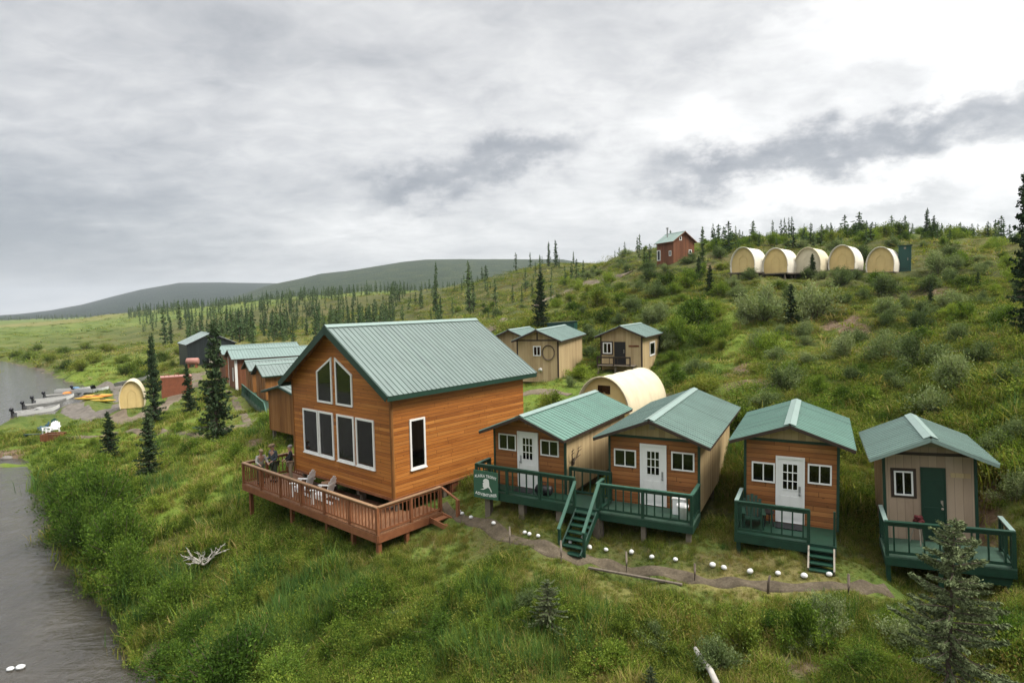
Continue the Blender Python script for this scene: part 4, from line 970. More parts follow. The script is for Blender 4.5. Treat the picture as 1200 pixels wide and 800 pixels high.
def walkway():
    """green railed boardwalk with steps along the gable ends of the landing row"""
    a = Vector(at_z(283, 460, 1.1)); b = Vector(at_z(309, 484, 1.1)); d = (b - a); ln = d.length; rz = math.atan2(d.y, d.x)
    t = thing('boardwalk', 'green railed boardwalk with steps in front of the landing cabins', 'boardwalk', (a.x, a.y, 1.1), rz)
    dk = deck_floor(t, [(0, ln, 0, 1.3)], 0, 'deckgreen', name='floor'); q = MB(); q.box(0, ln, -.05, -.002, -.35, -.042); q.build('rim_board', M['deckgreen'], dk)
    rail(dk, (.05, .06), (ln - .05, .06), 0, ('railgreen', 'deckgreen', 'deckgreen'), .95, .35, post_step=2.0)
    stilts(dk, (a.x, a.y, 1.1), rz, [(.3, .2), (ln * .35, .2), (ln * .68, .2), (ln - .2, .2)], -.05, .14, 'deckgreen')
    q = MB(); q.bar((ln, .1, -.1), (ln + 1.3, .1, -.75), .05, .2); q.bar((ln, 1.2, -.1), (ln + 1.3, 1.2, -.75), .05, .2); st = q.build('stair', M['deckgreen'], t)
    for i in range(4): q = MB(); q.box(ln + .1 + i * .3, ln + .36 + i * .3, .13, 1.17, -.2 - i * .16, -.16 - i * .16); q.build('tread', M['deckgreen'], st)
    q = MB(); q.bar((ln, .06, .9), (ln + 1.25, .06, .2), .09, .05); q.build('handrail', M['railgreen'], st)
walkway()

# ------------------------------------------------------------------ dome tents
def dome_tent(label, loc, rz, w, h, Ln, group=None, base=.3, front='canvas_front', cover='canvas', win=None, platform=True):
    t = thing('dome_tent', label, 'tent', loc, rz, group)
    n = 26
    def prof(k, hw, hh):    # horseshoe section: bulging walls under a round top
        a = -.10 * PI + (1.20 * PI) * k / n
        x = math.cos(a); z = math.sin(a)
        zb = math.sin(-.10 * PI); zz = (z - zb) / (1 - zb)
        return (hw * x * (1.0 if z > 0 else .985), zz * hh)
    P = [prof(k, w / 2, h) for k in range(n + 1)]
    ys = np.linspace(0, Ln, 9); mb = MB(); th = .06
    for side, grow in ((0, 0.0), (1, -th)):
        base_i = len(mb.v)
        for y in ys:
            sag = 1 - .018 * (math.sin(y / Ln * PI * 4) ** 2)
            for x, z in P:
                mb.v.append(((x * sag) * (1 + grow / (w / 2)), y, z * sag + grow * max(0, z / h)))
        for i in range(len(ys) - 1):
            for k in range(n):
                a = base_i + i * (n + 1) + k; f = (a, a + 1, a + n + 2, a + n + 1)
                mb.f.append(f if side else f[::-1]); mb.m.append(0)
    m_ = (n + 1) * len(ys)
    for i0 in (0, (len(ys) - 1) * (n + 1)):
        for k in range(n): mb.f.append((i0 + k, i0 + k + 1, m_ + i0 + k + 1, m_ + i0 + k)); mb.m.append(0)
    c = mb.build('canvas_cover', M[cover], t, smooth=True); fix_normals(c)
    for y in (.22, Ln - .2):
        q = MB(); pts = [((x * .965), y, z * .97) for x, z in P]; q.prism(pts, (0, .03, 0)); o = q.build('end_panel', M[front], t); fix_normals(o)
    q = MB()   # hem rope along the front arch
    q.tube([(x * 1.005, -.01, z * 1.003) for x, z in P], .035, 6); q.build('front_hoop', M[cover], t, smooth=True)
    # zipped door
    q = MB(); dw, dh = .42, h * .68
    q.tube([(-dw, .205, .05), (-dw, .205, dh * .8), (0, .205, dh), (dw, .205, dh * .8), (dw, .205, .05)], .02, 5); q.build('door_zip', M[front], t)
    if win:
        q = MB(); q.box(-win[0], win[0], .195, .218, win[1], win[2]); q.build('window', M['glass'], t)
    if platform:
        q = MB(); q.box(-w / 2 - .1, w / 2 + .1, -.5, Ln + .1, -.14, -.012); q.build('platform', M['post'], t)
        stilts(t, loc, rz, [(x, y) for x in (-w / 2 + .2, w / 2 - .2) for y in (-.3, Ln * .5, Ln - .2)], -.145, .15, 'post')
    return t
def tents():
    p = at_z(702, 492, 3.25)
    dome_tent('large cream dome tent with a dark window between the front cabins and the tan cabins', (4.75, 31.6, 3.40), -.62, 3.15, 2.68, 5.2, None, win=(.36, 1.75, 2.2), base=.3)
    gr = 'dome tents in a row on the hill'
    spec = [(870, 319, 66.5, 'westernmost of five cream dome tents on the hill, on a stilted platform', 'canvas_front', 'canvas_white'), (908, 320, 66.5, 'yellow fronted dome tent right of the stilted one on the hill', 'canvas_front', 'canvas_white'),
            (946, 319.5, 66.8, 'pale faced dome tent in the middle of the hill row, a small spruce before it', 'canvas_pale', 'canvas'), (986, 318.5, 66.8, 'dome tent second from the green outhouse on the hill', 'canvas_front', 'canvas_white'), (1031, 319.5, 66.0, 'dome tent beside the green outhouse on the hill', 'canvas_front', 'canvas_white')]
    for px, py, Y, lab, fr, cv in spec:
        x, y, z = at_y(px, py, Y); z = max(z, g1(x, y) + .30, g1(x + 1.2, y) + .3); print('tent', px, round(z - at_y(px, py, Y)[2], 2)); dome_tent(lab, (x, y, z), -.74, 2.75, 2.75, 3.8, gr, front=fr, cover=cv)
    x, y, z = at_z(155.5, 487, -1.7)
    dome_tent('yellow fronted canvas shelter by the gravel landing', (x, y, g1(x, y) + .05), 0.50, 2.5, 3.1, 3.6, None, platform=False)
    # outhouse and low platform
    x, y, z = at_y(1060, 315, 67); z = max(g1(x, y), z)
    t = thing('outhouse', 'narrow dark green outhouse at the end of the tent row', 'outhouse', (x, y, z), -.6)
    q = MB(); q.prism([(-.6, 0, -.3), (.6, 0, -.3), (.6, 0, 2.55), (-.6, 0, 2.55)], (0, 1.2, 0)); o = q.build('wall', M['bluegreen'], t); fix_normals(o)
    q = MB(); q.box(-.7, .7, -.12, 1.35, 2.554, 2.64); q.build('roof', M['trim'], t)
    door(t, FRONT, -.42, .42, .05, 2.1, 'bluegreen', 'bluegreen', None, 'r', False, .06)
    q = MB(); q.box(-.1, .1, -.03, -.002, 2.2, 2.4); q.build('vent', M['plank'], t)
    x, y, z = at_y(1072, 319, 65.5)
    t = thing('wooden_platform', 'empty low wooden platform beside the outhouse', 'platform', (x, y, z), -.6)
    q = MB(); q.box(-1.6, 1.6, 0, 2.2, -.12, 0); q.build('floor', M['post'], t); stilts(t, (x, y, z), -.6, [(-1.4, .2), (1.4, .2), (0, .2), (-1.4, 2), (1.4, 2)], -.122, .14, 'post')
tents()

# ------------------------------------------------------------------ paths
def ribbon(name, pts, widths, mat, lift=.03, sub=10, seed=1, edge=.10):
    rs = np.random.RandomState(seed); pts = np.array(pts)[:, :2]
    t = np.linspace(0, len(pts) - 1, (len(pts) - 1) * sub + 1)
    def cr(k):      # Catmull-Rom
        i = int(min(k, len(pts) - 1.0001)); u = k - i; P = [pts[min(max(i + j, 0), len(pts) - 1)] for j in (-1, 0, 1, 2)]
        return .5 * (2 * P[1] + (P[2] - P[0]) * u + (2 * P[0] - 5 * P[1] + 4 * P[2] - P[3]) * u * u + (3 * P[1] - P[0] - 3 * P[2] + P[3]) * u ** 3)
    C_ = np.array([cr(k) for k in t]); W = np.interp(t, np.linspace(0, len(pts) - 1, len(widths)), widths)
    d = np.gradient(C_, axis=0); d /= np.linalg.norm(d, axis=1)[:, None] + 1e-9; nn = np.stack([-d[:, 1], d[:, 0]], 1)
    cs = np.array([-1, -.8, -.5, 0, .5, .8, 1.0]); V = []; 
    j1 = np.convolve(rs.uniform(-1, 1, len(t) + 8), np.ones(7) / 7, 'same')[:len(t)]; j2 = np.convolve(rs.uniform(-1, 1, len(t) + 8), np.ones(7) / 7, 'same')[:len(t)]
    for c in cs:
        off = c * W / 2 * (1 + (j1 if c < 0 else j2) * edge * 3 * abs(c))
        V.append(C_ + nn * off[:, None])
    V = np.array(V); shp = V.shape[:2]; fl = V.reshape(-1, 2); z = gz(fl[:, 0], fl[:, 1]).reshape(shp)
    z = z + (lift - (np.abs(cs) > .95) * (lift + .09))[:, None]
    me = bpy.data.meshes.new(name); n = shp[1]; Fc = []
    for a in range(len(cs) - 1):
        for b in range(n - 1): Fc.append((a * n + b, a * n + b + 1, (a + 1) * n + b + 1, (a + 1) * n + b))
    me.from_pydata([(p[0], p[1], q) for p, q in zip(fl, z.ravel())], [], Fc); me.materials.append(mat); me.polygons.foreach_set('use_smooth', [True] * len(Fc)); me.update()
    if me.polygons[0].normal.z < 0: me.flip_normals()
    o = bpy.data.objects.new(name, me); COL.objects.link(o); struct(o); return C_, W
def mat_dirt(name, cols, sc=2.0):
    m, nt, b = new_mat(name); p = wpos(nt)
    f = noise(nt, p, sc, 6, .65); f2 = noise(nt, p, sc * 7, 4, .7)
    k = math_n(nt, 'ADD', math_n(nt, 'MULTIPLY', f, .55), math_n(nt, 'MULTIPLY', f2, .45))
    L(nt, ramp(nt, k, [(.34, cols[0]), (.5, cols[1]), (.64, cols[2])]), b.inputs['Base Color']); b.inputs['Roughness'].default_value = .9; b.inputs['Specular IOR Level'].default_value = .15
    bump(nt, b, k, .7, .05); return m
M['dirt'] = mat_dirt('trodden earth', [(.045, .036, .025), (.085, .068, .046), (.135, .11, .078)])
M['gravel'] = mat_dirt('grey gravel', [(.07, .062, .052), (.115, .102, .088), (.17, .152, .13)])
M['road'] = mat_dirt('dry dirt road', [(.08, .062, .044), (.125, .10, .072), (.17, .14, .10)], .6)
PATHS = []
def mk_paths():
    def G(l): return [on_ground(*q) for q in l]
    PATHS.append(ribbon('footpath', G([(520, 590), (545, 609), (600, 631), (650, 647), (700, 660), (750, 670), (800, 677), (850, 682), (900, 687), (950, 689), (1000, 691), (1042, 692)]), [.4, .48, .5, .48, .46, .48, .5], M['dirt'], .03, 12, 3, .06))
    PATHS.append(ribbon('dirt_road', G([(570, 392), (605, 370), (630, 357), (660, 346), (690, 334), (715, 326), (735, 322)]), [2.6, 3.2, 3.4, 3.0, 2.4], M['road'], .16, 14, 5))
    PATHS.append(ribbon('gravel_track', G([(95, 462), (85, 474), (92, 484), (115, 487), (135, 478), (142, 465), (138, 456), (120, 452), (100, 456), (90, 464)]), [2.6, 3.2, 2.4, 2.6, 2.6], M['gravel'], .06, 10, 7))
    PATHS.append(ribbon('gravel_track', G([(136, 484), (150, 495), (185, 480), (205, 466), (225, 450), (238, 436)]), [2.2, 1.8, 2.0, 2.6], M['road'], .06, 10, 8))
    PATHS.append(ribbon('trail', G([(50, 519), (90, 513), (130, 508), (165, 508), (215, 507), (262, 503), (300, 493)]), [.7, .6, .8, .6], M['road'], .05, 10, 9))
    PATHS.append(ribbon('trail', G([(293, 500), (283, 482), (275, 468), (268, 458)]), [.8, .7, .7], M['road'], .05, 8, 10))
    PATHS.append(ribbon('trail', G([(612, 462), (640, 459), (668, 463)]), [.6, .7, .6], M['road'], .05, 8, 12))
mk_paths()
def path_dist(x, y):
    d = np.full(x.shape, 1e3)
    for C_, W in PATHS:
        for i in range(0, len(C_), 3):
            d = np.minimum(d, np.hypot(x - C_[i, 0], y - C_[i, 1]) - W[i] / 2)
    return d

# ------------------------------------------------------------------ along the footpath
def stones():
    px = [(500 + a / 4.615, 540 + b / 4.615) for a, b in ((175, 281), (192, 293), (240, 314), (362, 346), (531, 397), (556, 406), (603, 416), (776, 450), (881, 478), (970, 491), (1108, 503))] + \
         [(763.9, 655), (791.6, 658)] + [(800 + a / 3, 600 + b / 3) for a, b in ((105, 193), (145, 203), (237, 216), (335, 223), (427, 232), (515, 227))]
    for i, (a, b) in enumerate(px):
        p = on_ground(a, b); q = MB(); r = RND.uniform(.072, .098); q.ball((0, 0, 0), (r, r * RND.uniform(.8, 1), r * .78), 12, 8, rnd=.05)
        o = q.build('marker_stone', M['whitestone'], None, True); o.location = (p[0], p[1], p[2] + .08); o.rotation_euler = (0, 0, RND.uniform(0, 6))
        tag(o, 'round white painted stone, one of those edging the footpath below the cabins', 'stone', 'white stones along the footpath')
    p = on_ground(500 + 842 / 4.615, 540 + 440 / 4.615); q = MB(); q.prism([(-.12, 0, 0), (.12, 0, 0), (.03, .02, .27)], (0, .1, 0)); o = q.build('marker_stone', M['whitestone']); o.location = (p[0], p[1], p[2] - .02); fix_normals(o)
    tag(o, 'pointed white stone standing at the foot of the green stair', 'stone')
    names = ('grey stake nearest the lodge beside the footpath', 'grey stake in front of the green stair', 'grey stake right of the green stair, by the pale edging', 'short stake below the second cabin', 'dark leaning stake below the third cabin', 'dark stake by the end of the footpath')
    for i, (a, y0, y1) in enumerate(((597.5, 617, 639), (657.5, 633, 659), (734, 646, 671), (814, 660, 681), (900, 674, 695), (994, 672, 701))):
        p = on_ground(a, y1); h = (y1 - y0) * p[1] / F * 1.05; q = MB(); q.tube([(0, 0, -.2), (.01, 0, h * .6), ((.05 if i == 4 else .0), 0, h)], [.038, .034, .03], 7)
        o = q.build('path_stake', M['post'] if i < 3 else M['bark'], None, True); o.location = p; tag(o, names[i], 'stake', 'stakes along the footpath')
    a, b = on_ground(690, 667), on_ground(800, 687); q = MB(); d = Vector(b) - Vector(a); n = 6
    for i in range(n):
        s = Vector(a) + d * (i / n) + Vector((0, 0, .06)); e = Vector(a) + d * ((i + .97) / n) + Vector((0, 0, .06)); q.bar(s, e, .09, .05)
    q.build('path_edging', M['post']); tag(bpy.data.objects['path_edging'], 'pale timber edging along the lower side of the footpath', 'edging')
stones()

# ------------------------------------------------------------------ sign
def sign():
    t_, loc, rz = CABS[1]; c = cab_pt(1, -1.20, -1.09, .22)
    t = thing('lodge_sign', 'green square sign with white lettering and map outline on the first cabin deck rail', 'sign', c, rz)
    W, H = 1.06, 1.02
    q = MB(); q.box(-W / 2, W / 2, -.03, 0, -H / 2, H / 2); q.build('board', M['signgreen'], t)
    def word(txt, z0, size, arc, name):
        tot = []; 
        for ch in txt:
            if ch == ' ': tot.append((None, size * .34)); continue
            cu = bpy.data.curves.new('letter', 'FONT'); cu.body = ch; cu.size = size; cu.extrude = .003; cu.offset = size * .028; cu.align_x = 'CENTER'; cu.resolution_u = 3
            ob = bpy.data.objects.new('letter', cu); COL.objects.link(ob); bpy.context.view_layer.update()
            me = bpy.data.meshes.new_from_object(ob); xs = [v.co.x for v in me.vertices]; wd = (max(xs) - min(xs)) + size * .09
            bpy.data.objects.remove(ob); tot.append((me, wd))
        full = sum(k[1] for k in tot); sx = min(1, .96 / full); x = -full / 2; V = []; Fc = []
        for me, wd in tot:
            cx = x + wd / 2; x += wd
            if me is None: continue
            dz = -arc * (2 * cx / full) ** 2; sl = math.atan(-4 * 2 * arc * cx / full ** 2); b = len(V)
            for v in me.vertices:
                X = v.co.x * .98; Z = v.co.y; V.append(((cx + X * math.cos(sl) - Z * math.sin(sl)) * sx, -.034 - v.co.z, z0 + dz + X * math.sin(sl) + Z * math.cos(sl)))
            for p in me.polygons: Fc.append([b + i for i in p.vertices])
        m = bpy.data.meshes.new(name); m.from_pydata(V, [], Fc); m.materials.append(M['white']); o = bpy.data.objects.new(name, m); COL.objects.link(o); o.parent = t
    word('ALASKA TROPHY', .285, .145, .055, 'lettering'); word('ADVENTURES', -.42, .145, -.05, 'lettering')
    P = [(-.02, .235), (.06, .24), (.14, .20), (.155, .10), (.16, -.02), (.20, -.09), (.25, -.17), (.265, -.235), (.235, -.23), (.19, -.14), (.14, -.09), (.08, -.085), (.035, -.12), (-.02, -.14), (-.08, -.175), (-.16, -.185), (-.24, -.182), (-.165, -.165), (-.10, -.14), (-.055, -.105), (-.10, -.09), (-.125, -.04), (-.10, 0), (-.13, .04), (-.10, .08), (-.06, .09), (-.115, .13), (-.085, .19)]
    q = MB(); q.prism([(a, -.032, b) for a, b in P], (0, -.006, 0)); o = q.build('map_emblem', M['white'], t); fix_normals(o)
sign()

# ------------------------------------------------------------------ furniture
def garden_chair(label, loc, rz, mat, group=None):
    """low slatted lounge chair with a raked fan back; faces -y"""
    t = thing('garden_chair', label, 'chair', loc, rz, group); m = M[mat]
    q = MB()
    for i in range(6): y = -.30 + i * .10; z = .36 - (y + .30) * .16; q.hexa([(-.26, y, z - .022), (.26, y, z - .022), (.26, y + .088, z - .036), (-.26, y + .088, z - .036), (-.26, y, z), (.26, y, z), (.26, y + .088, z - .014), (-.26, y + .088, z - .014)])
    q.build('seat', m, t)
    q = MB()
    for i in range(5):
        x = (i - 2) * .115; h = .78 - .05 * abs(i - 2) ** 1.6; k = 1.12
        q.hexa([(x - .05, .24, .24), (x + .05, .24, .24), (x + .05, .262, .24), (x - .05, .262, .24), (x * k - .052, .24 + h * .27, .24 + h), (x * k + .052, .24 + h * .27, .24 + h), (x * k + .052, .262 + h * .27, .24 + h), (x * k - .052, .262 + h * .27, .24 + h)])
    q.bar((-.29, .405, .72), (.29, .405, .72), .022, .07); q.build('backrest', m, t)
    for s in (-1, 1):
        q = MB(); q.box(s * .33 - .06, s * .33 + .06, -.36, .36, .53, .555); q.build('armrest', m, t)
        q = MB(); q.box(s * .31 - .022, s * .31 + .022, -.32, -.22, 0, .528); q.build('leg', m, t)
        q = MB(); q.bar((s * .285, -.26, .31), (s * .285, .52, .03), .03, .11); q.build('leg', m, t)
    t.scale = (1.12, 1.12, 1.12); return t
def onz_lodge(px, py): return at_z(px, py, LODGE_LOC[2] + LODGE_FLOOR)
def deck_things():
    gr = 'white chairs on the lodge deck'
    x, y, z = lodge_pt(-1.64, -.86); garden_chair('white slatted chair on the lodge deck nearest the three people', (x, y, z + .003), -1.75, 'plastic', gr)
    x, y, z = lodge_pt(.02, -.86); garden_chair('white slatted chair on the lodge deck nearest the corner of the rail', (x, y, z + .003), -1.75, 'plastic', gr)
    x, y, z = lodge_pt(-.86, -.78)
    t = thing('side_table', 'small round black table between the two white chairs', 'table', (x, y, z + .003), 0)
    q = MB(); q.tube([(0, 0, .46), (0, 0, .50)], .34, 20); q.build('tabletop', M['black'], t)
    for k in range(3):
        a = k * 2.09; q = MB(); q.tube([(.26 * math.cos(a), .26 * math.sin(a), 0), (.16 * math.cos(a), .16 * math.sin(a), .459)], .022, 6); q.build('leg', M['black'], t)
    x, y, z = lodge_pt(-.62, -.30)
    t = thing('stool', 'brown wooden stool against the lodge wall behind the black table', 'stool', (x, y, z + .003), .4)
    q = MB(); q.box(-.2, .2, -.2, .2, .55, .60); q.build('seat', M['railcap'], t)
    for a, b in ((-1, -1), (1, -1), (1, 1), (-1, 1)): q = MB(); q.bar((a * .17, b * .17, 0), (a * .15, b * .15, .549), .045, .045, (0, 1, 0)); q.build('leg', M['railcap'], t)
    # second cabin: white lidded bin and a white panel heater
    x, y, z = cab_pt(2, 1.18, -.95)
    t = thing('waste_bin', 'white round bin with a wide rim on the second cabin deck', 'bin', (x, y, z + .002), -.3)
    q = MB(); q.tube([(0, 0, 0), (0, 0, .38), (0, 0, .42), (0, 0, .47)], [.12, .15, .19, .19], 16); q.build('bin_body', M['plastic'], t, True); q = MB(); q.tube([(0, 0, .471), (0, 0, .50)], [.2, .18], 16); q.build('lid', M['plastic'], t)
    x, y, z = cab_pt(2, .98, -.42)
    t = thing('storage_box', 'white square box standing behind the bin on the second cabin deck', 'box', (x, y, z + .002), -.48)
    q = MB(); q.box(-.2, .2, -.14, .14, 0, .5); q.build('box_body', M['plastic'], t); q = MB(); q.box(-.215, .215, -.155, .155, .501, .54); q.build('lid', M['white'], t)
    # third cabin: dark garden chair, bench, mat
    x, y, z = cab_pt(3, -1.0, -.72)
    garden_chair('dark green garden chair behind the railing of the third cabin', (x, y, z + .002), -.3, 'trim').scale = (.88, .88, .88)
    x, y, z = cab_pt(3, -.62, -.45)
    t = thing('stool', 'low black stool beside the dark green chair', 'stool', (x, y, z + .002), .2)
    q = MB(); q.tube([(0, 0, .40), (0, 0, .45)], .2, 14); q.build('seat', M['black'], t)
    for k in range(4): a = k * PI / 2 + .6; q = MB(); q.tube([(.19 * math.cos(a), .19 * math.sin(a), 0), (.14 * math.cos(a), .14 * math.sin(a), .4)], .018, 6); q.build('leg', M['black'], t)
    for k, cxy, lab in ((3, (0, -.36), 'black door mat outside the third cabin'), (1, (0.0, -.35), 'black door mat outside the first cabin')):
        x, y, z = cab_pt(k, *cxy); q = MB(); q.box(-.38, .38, -.24, .24, 0, .022)
        for i in range(7): q.box(-.36 + i * .104, -.36 + i * .104 + .06, -.225, .225, .022, .03)
        o = q.build('door_mat', M['black']); o.location = (x, y, z + .003); o.rotation_euler = (0, 0, CABS[k][2]); tag(o, lab, 'mat', 'door mats')
    x, y, z = cab_pt(1, .85, -.42)
    t = thing('duffel_bag', 'black duffel bag on the first cabin deck right of the white door', 'bag', (x, y, z + .002), -.5)
    q = MB(); q.tube([(-.32, 0, .17), (-.27, 0, .175), (.27, 0, .175), (.32, 0, .17)], [.10, .17, .17, .10], 12); q.build('bag_body', M['black'], t, True); q = MB(); q.tube([(-.14, -.03, .33), (-.08, 0, .45), (.08, 0, .45), (.14, -.03, .33)], .014, 6); q.build('handle', M['black'], t)
    # fourth cabin: plant stand with dark red flowers and a dark pot
    x, y, z = cab_pt(4, -.36, -.36)
    t = thing('plant_stand', 'thin legged stand with dark red flowers left of the plank door', 'plant', (x, y, z + .002), .3)
    for k in range(3): a = k * 2.09; q = MB(); q.tube([(.2 * math.cos(a), .2 * math.sin(a), 0), (.1 * math.cos(a), .1 * math.sin(a), .45)], .016, 6); q.build('leg', M['plank'], t)
    q = MB(); q.tube([(0, 0, .45), (0, 0, .62)], [.10, .14], 12); q.build('pot', M['black'], t)
    q = MB()
    for k in range(16): q.ball((RND.uniform(-.08, .08), RND.uniform(-.08, .08), .72 + RND.uniform(-.08, .09)), .06, 7, 5, rnd=.2)
    q.build('flowers', M['flower'], t)
    x, y, z = cab_pt(4, .42, -.75)
    t = thing('flower_pot', 'dark pot with leaves on the fourth cabin deck right of the door', 'pot', (x, y, z + .002), 0)
    q = MB(); q.tube([(0, 0, 0), (0, 0, .22)], [.10, .15], 12); q.build('pot_body', M['black'], t); q = MB()
    for k in range(30): a = RND.uniform(0, 6.28); r = RND.uniform(.03, .2); q.face([(0, 0, .22), (r * math.cos(a - .2), r * math.sin(a - .2), .3), (r * 1.3 * math.cos(a), r * 1.3 * math.sin(a), .32 + RND.uniform(0, .12)), (r * math.cos(a + .2), r * math.sin(a + .2), .3)])
    q.build('leaves', M['alder'], t)
    # antlers on the first cabin's side wall, coil on the tan cabin
    def wall_pt(loc, rz, x, y, z): c, s = math.cos(rz), math.sin(rz); return (loc[0] + x * c - y * s, loc[1] + x * s + y * c, loc[2] + z)
    l1, r1 = CABS[1][1], CABS[1][2]
    t = thing('antler_rack', 'brown antlers hung on the tan side wall of the first cabin', 'antlers', wall_pt(l1, r1, 1.54, .55, 1.0), r1)
    for s in (-1, 1):
        q = MB(); q.tube([(.02, 0, 0), (.06, s * .16, .12), (.10, s * .26, .34), (.12, s * .22, .58)], [.028, .024, .02, .008], 6)
        for k, (yy, zz) in enumerate(((.18, .15), (.26, .34), (.25, .45))): q.tube([(.08, s * yy, zz), (.22, s * (yy + .05), zz + .12)], [.018, .006], 6)
        q.build('antler', M['stem'], t)
    q = MB(); q.box(0, .03, -.09, .09, -.1, .12); q.build('plaque', M['brown_trim'], t)
    lA, rA = (1.89, 44.591, 4.347), -.309
    q = MB(); n = 30
    for k in range(3): q.tube([(.44 * math.cos(2 * PI * i / n * 1.0 + k) * (1 + .05 * k), -.03 - .02 * k, .52 * math.sin(2 * PI * i / n + k) * (1 + .04 * k)) for i in range(n + 1)], .022, 5)
    o = q.build('hanging_coil', M['stem'], None, True); o.location = wall_pt(lA, rA, .85, -.02, 2.05); o.rotation_euler = (0, 0, rA); tag(o, 'brown hoop of coiled line hanging right of the tan cabin window', 'coil')
    q = MB(); q.tube([(0, -.01, 0), (0, -.12, .02)], .12, 12); q.tube([(0, -.121, .02), (0, -.2, -.02)], [.12, .17], 12); o = q.build('wall_dish', M['white'], None, True); o.location = wall_pt(lA, rA, .25, -.02, .78); o.rotation_euler = (0, 0, rA); tag(o, 'small white lamp low on the tan cabin front', 'lamp')
deck_things()

# ------------------------------------------------------------------ people on the lodge deck
def person(label, loc, rz, ht, torso, legs, head, hat=None, lean=0.0, arms=None, shorts=False, sleeves=True, face_turn=0.0):
    """standing figure facing -y; arms = ((elbow),(wrist)) per side in units of height"""
    t = thing('person', label, 'person', loc, rz)
    s = ht; y = lambda z: -lean * max(0, z - .5)
    J = {'pelvis': (0, 0, .53), 'waist': (0, y(.6), .61), 'chest': (0, y(.74), .735), 'neck': (0, y(.83), .835), 'headb': (0, y(.88) - .012, .885), 'headm': (0, y(.93) - .012, .935), 'headt': (0, y(.97), .982), 'nose': (0, y(.92) - .075, .918)}
    R = {'pelvis': (.085, .065), 'waist': (.078, .058), 'chest': (.098, .066), 'neck': (.034, .034), 'headb': (.045, .052), 'headm': (.046, .056), 'headt': (.032, .038), 'nose': (.008, .010)}
    E = [('pelvis', 'waist'), ('waist', 'chest'), ('chest', 'neck'), ('neck', 'headb'), ('headb', 'headm'), ('headm', 'headt'), ('headm', 'nose')]
    arms = arms or {1: ((.135, .0, .62), (.14, -.05, .49)), -1: ((-.135, .0, .62), (-.14, -.05, .49))}
    for sd in (1, -1):
        k = 'R' if sd > 0 else 'L'; el, wr = arms[sd]
        J['sh' + k] = (sd * .105, y(.8), .80); J['el' + k] = el; J['wr' + k] = wr
        R['sh' + k] = (.038, .036); R['el' + k] = (.027, .027); R['wr' + k] = (.019, .017)
        d = Vector(wr) - Vector(el); d.normalize(); pm = Vector(wr) + d * .035; J['pa' + k] = tuple(pm); R['pa' + k] = (.022, .013)
        E += [('chest', 'sh' + k), ('sh' + k, 'el' + k), ('el' + k, 'wr' + k), ('wr' + k, 'pa' + k)]
        sidev = d.cross(Vector((0, 0, 1))); sidev = sidev.normalized() if sidev.length > .1 else Vector((1, 0, 0))
        for f_ in range(4):
            o_ = (f_ - 1.5) * .011; L_ = (.036, .044, .041, .032)[f_]; a = pm + sidev * o_ + d * .012; b_ = a + d * L_ + Vector((0, -.008, -.012))
            J['f%d' % f_ + k] = tuple(a + d * L_ * .5); J['g%d' % f_ + k] = tuple(b_); R['f%d' % f_ + k] = R['g%d' % f_ + k] = (.0052, .0052); E += [('pa' + k, 'f%d' % f_ + k), ('f%d' % f_ + k, 'g%d' % f_ + k)]
        th = Vector(wr) + d * .012; J['th' + k] = tuple(th + sidev * (.026 * sd) + d * .022); R['th' + k] = (.0065, .0065); E.append(('wr' + k, 'th' + k))
        J['hi' + k] = (sd * .055, 0, .50); J['kn' + k] = (sd * .06, -.012, .28); J['an' + k] = (sd * .062, .01, .045); J['to' + k] = (sd * .072, -.085, .02)
        R['hi' + k] = (.055, .055); R['kn' + k] = (.037, .037); R['an' + k] = (.025, .025); R['to' + k] = (.022, .016)
        E += [('pelvis', 'hi' + k), ('hi' + k, 'kn' + k), ('kn' + k, 'an' + k), ('an' + k, 'to' + k)]
    def skin(name, keys, grow, mat, root, cut=()):
        ks = [k for k in J if k in keys]; ix = {k: i for i, k in enumerate(ks)}
        me = bpy.data.meshes.new(name); me.from_pydata([tuple(c * s for c in J[k]) for k in ks], [(ix[a], ix[b]) for a, b in E if a in ix and b in ix], [])
        o = bpy.data.objects.new(name, me); COL.objects.link(o); o.parent = t
        md = o.modifiers.new('skin', 'SKIN'); sv = me.skin_vertices
        if not sv: me.attributes  # layer is created with the modifier's first use
        import bmesh
        bm = bmesh.new(); bm.from_mesh(me); lay = bm.verts.layers.skin.verify(); bm.verts.ensure_lookup_table()
        for k in ks:
            v = bm.verts[ix[k]][lay]; r = R[k]; v.radius = (r[0] * s * grow + (.004 if grow > 1 else 0), r[1] * s * grow + (.004 if grow > 1 else 0)); v.use_root = (k == root)
        bm.to_mesh(me); bm.free()
        md.use_smooth_shade = True; sb = o.modifiers.new('sub', 'SUBSURF'); sb.levels = sb.render_levels = 2
        me.materials.append(mat); return o
    skin('body', set(J), 1.0, M['skin'], 'pelvis')
    up = {'pelvis', 'waist', 'chest', 'shR', 'shL'} | ({'elR', 'elL', 'wrR', 'wrL'} if sleeves else {'elR', 'elL'})
    skin('shirt', up, 1.16, M[torso], 'pelvis')
    skin('trousers', {'pelvis', 'hiR', 'hiL', 'knR', 'knL'} | (set() if shorts else {'anR', 'anL'}), 1.2, M[legs], 'pelvis')
    for sd in (1, -1):
        q = MB(); q.ball((sd * .072 * s, -.03 * s, .026 * s), (.034 * s, .08 * s, .03 * s), 10, 6); q.build('shoe', M['black'], t, True)
    q = MB(); q.ball((0, (y(.96) + .006) * s, .955 * s), (.054 * s, .064 * s, .05 * s), 14, 8); o = q.build('hair', M[head], t, True)
    q = MB()
    for sd in (1, -1): q.ball((sd * .021 * s, (y(.93) - .066) * s, .935 * s), .008 * s, 6, 5)
    q.build('eyes', M['black'], t)
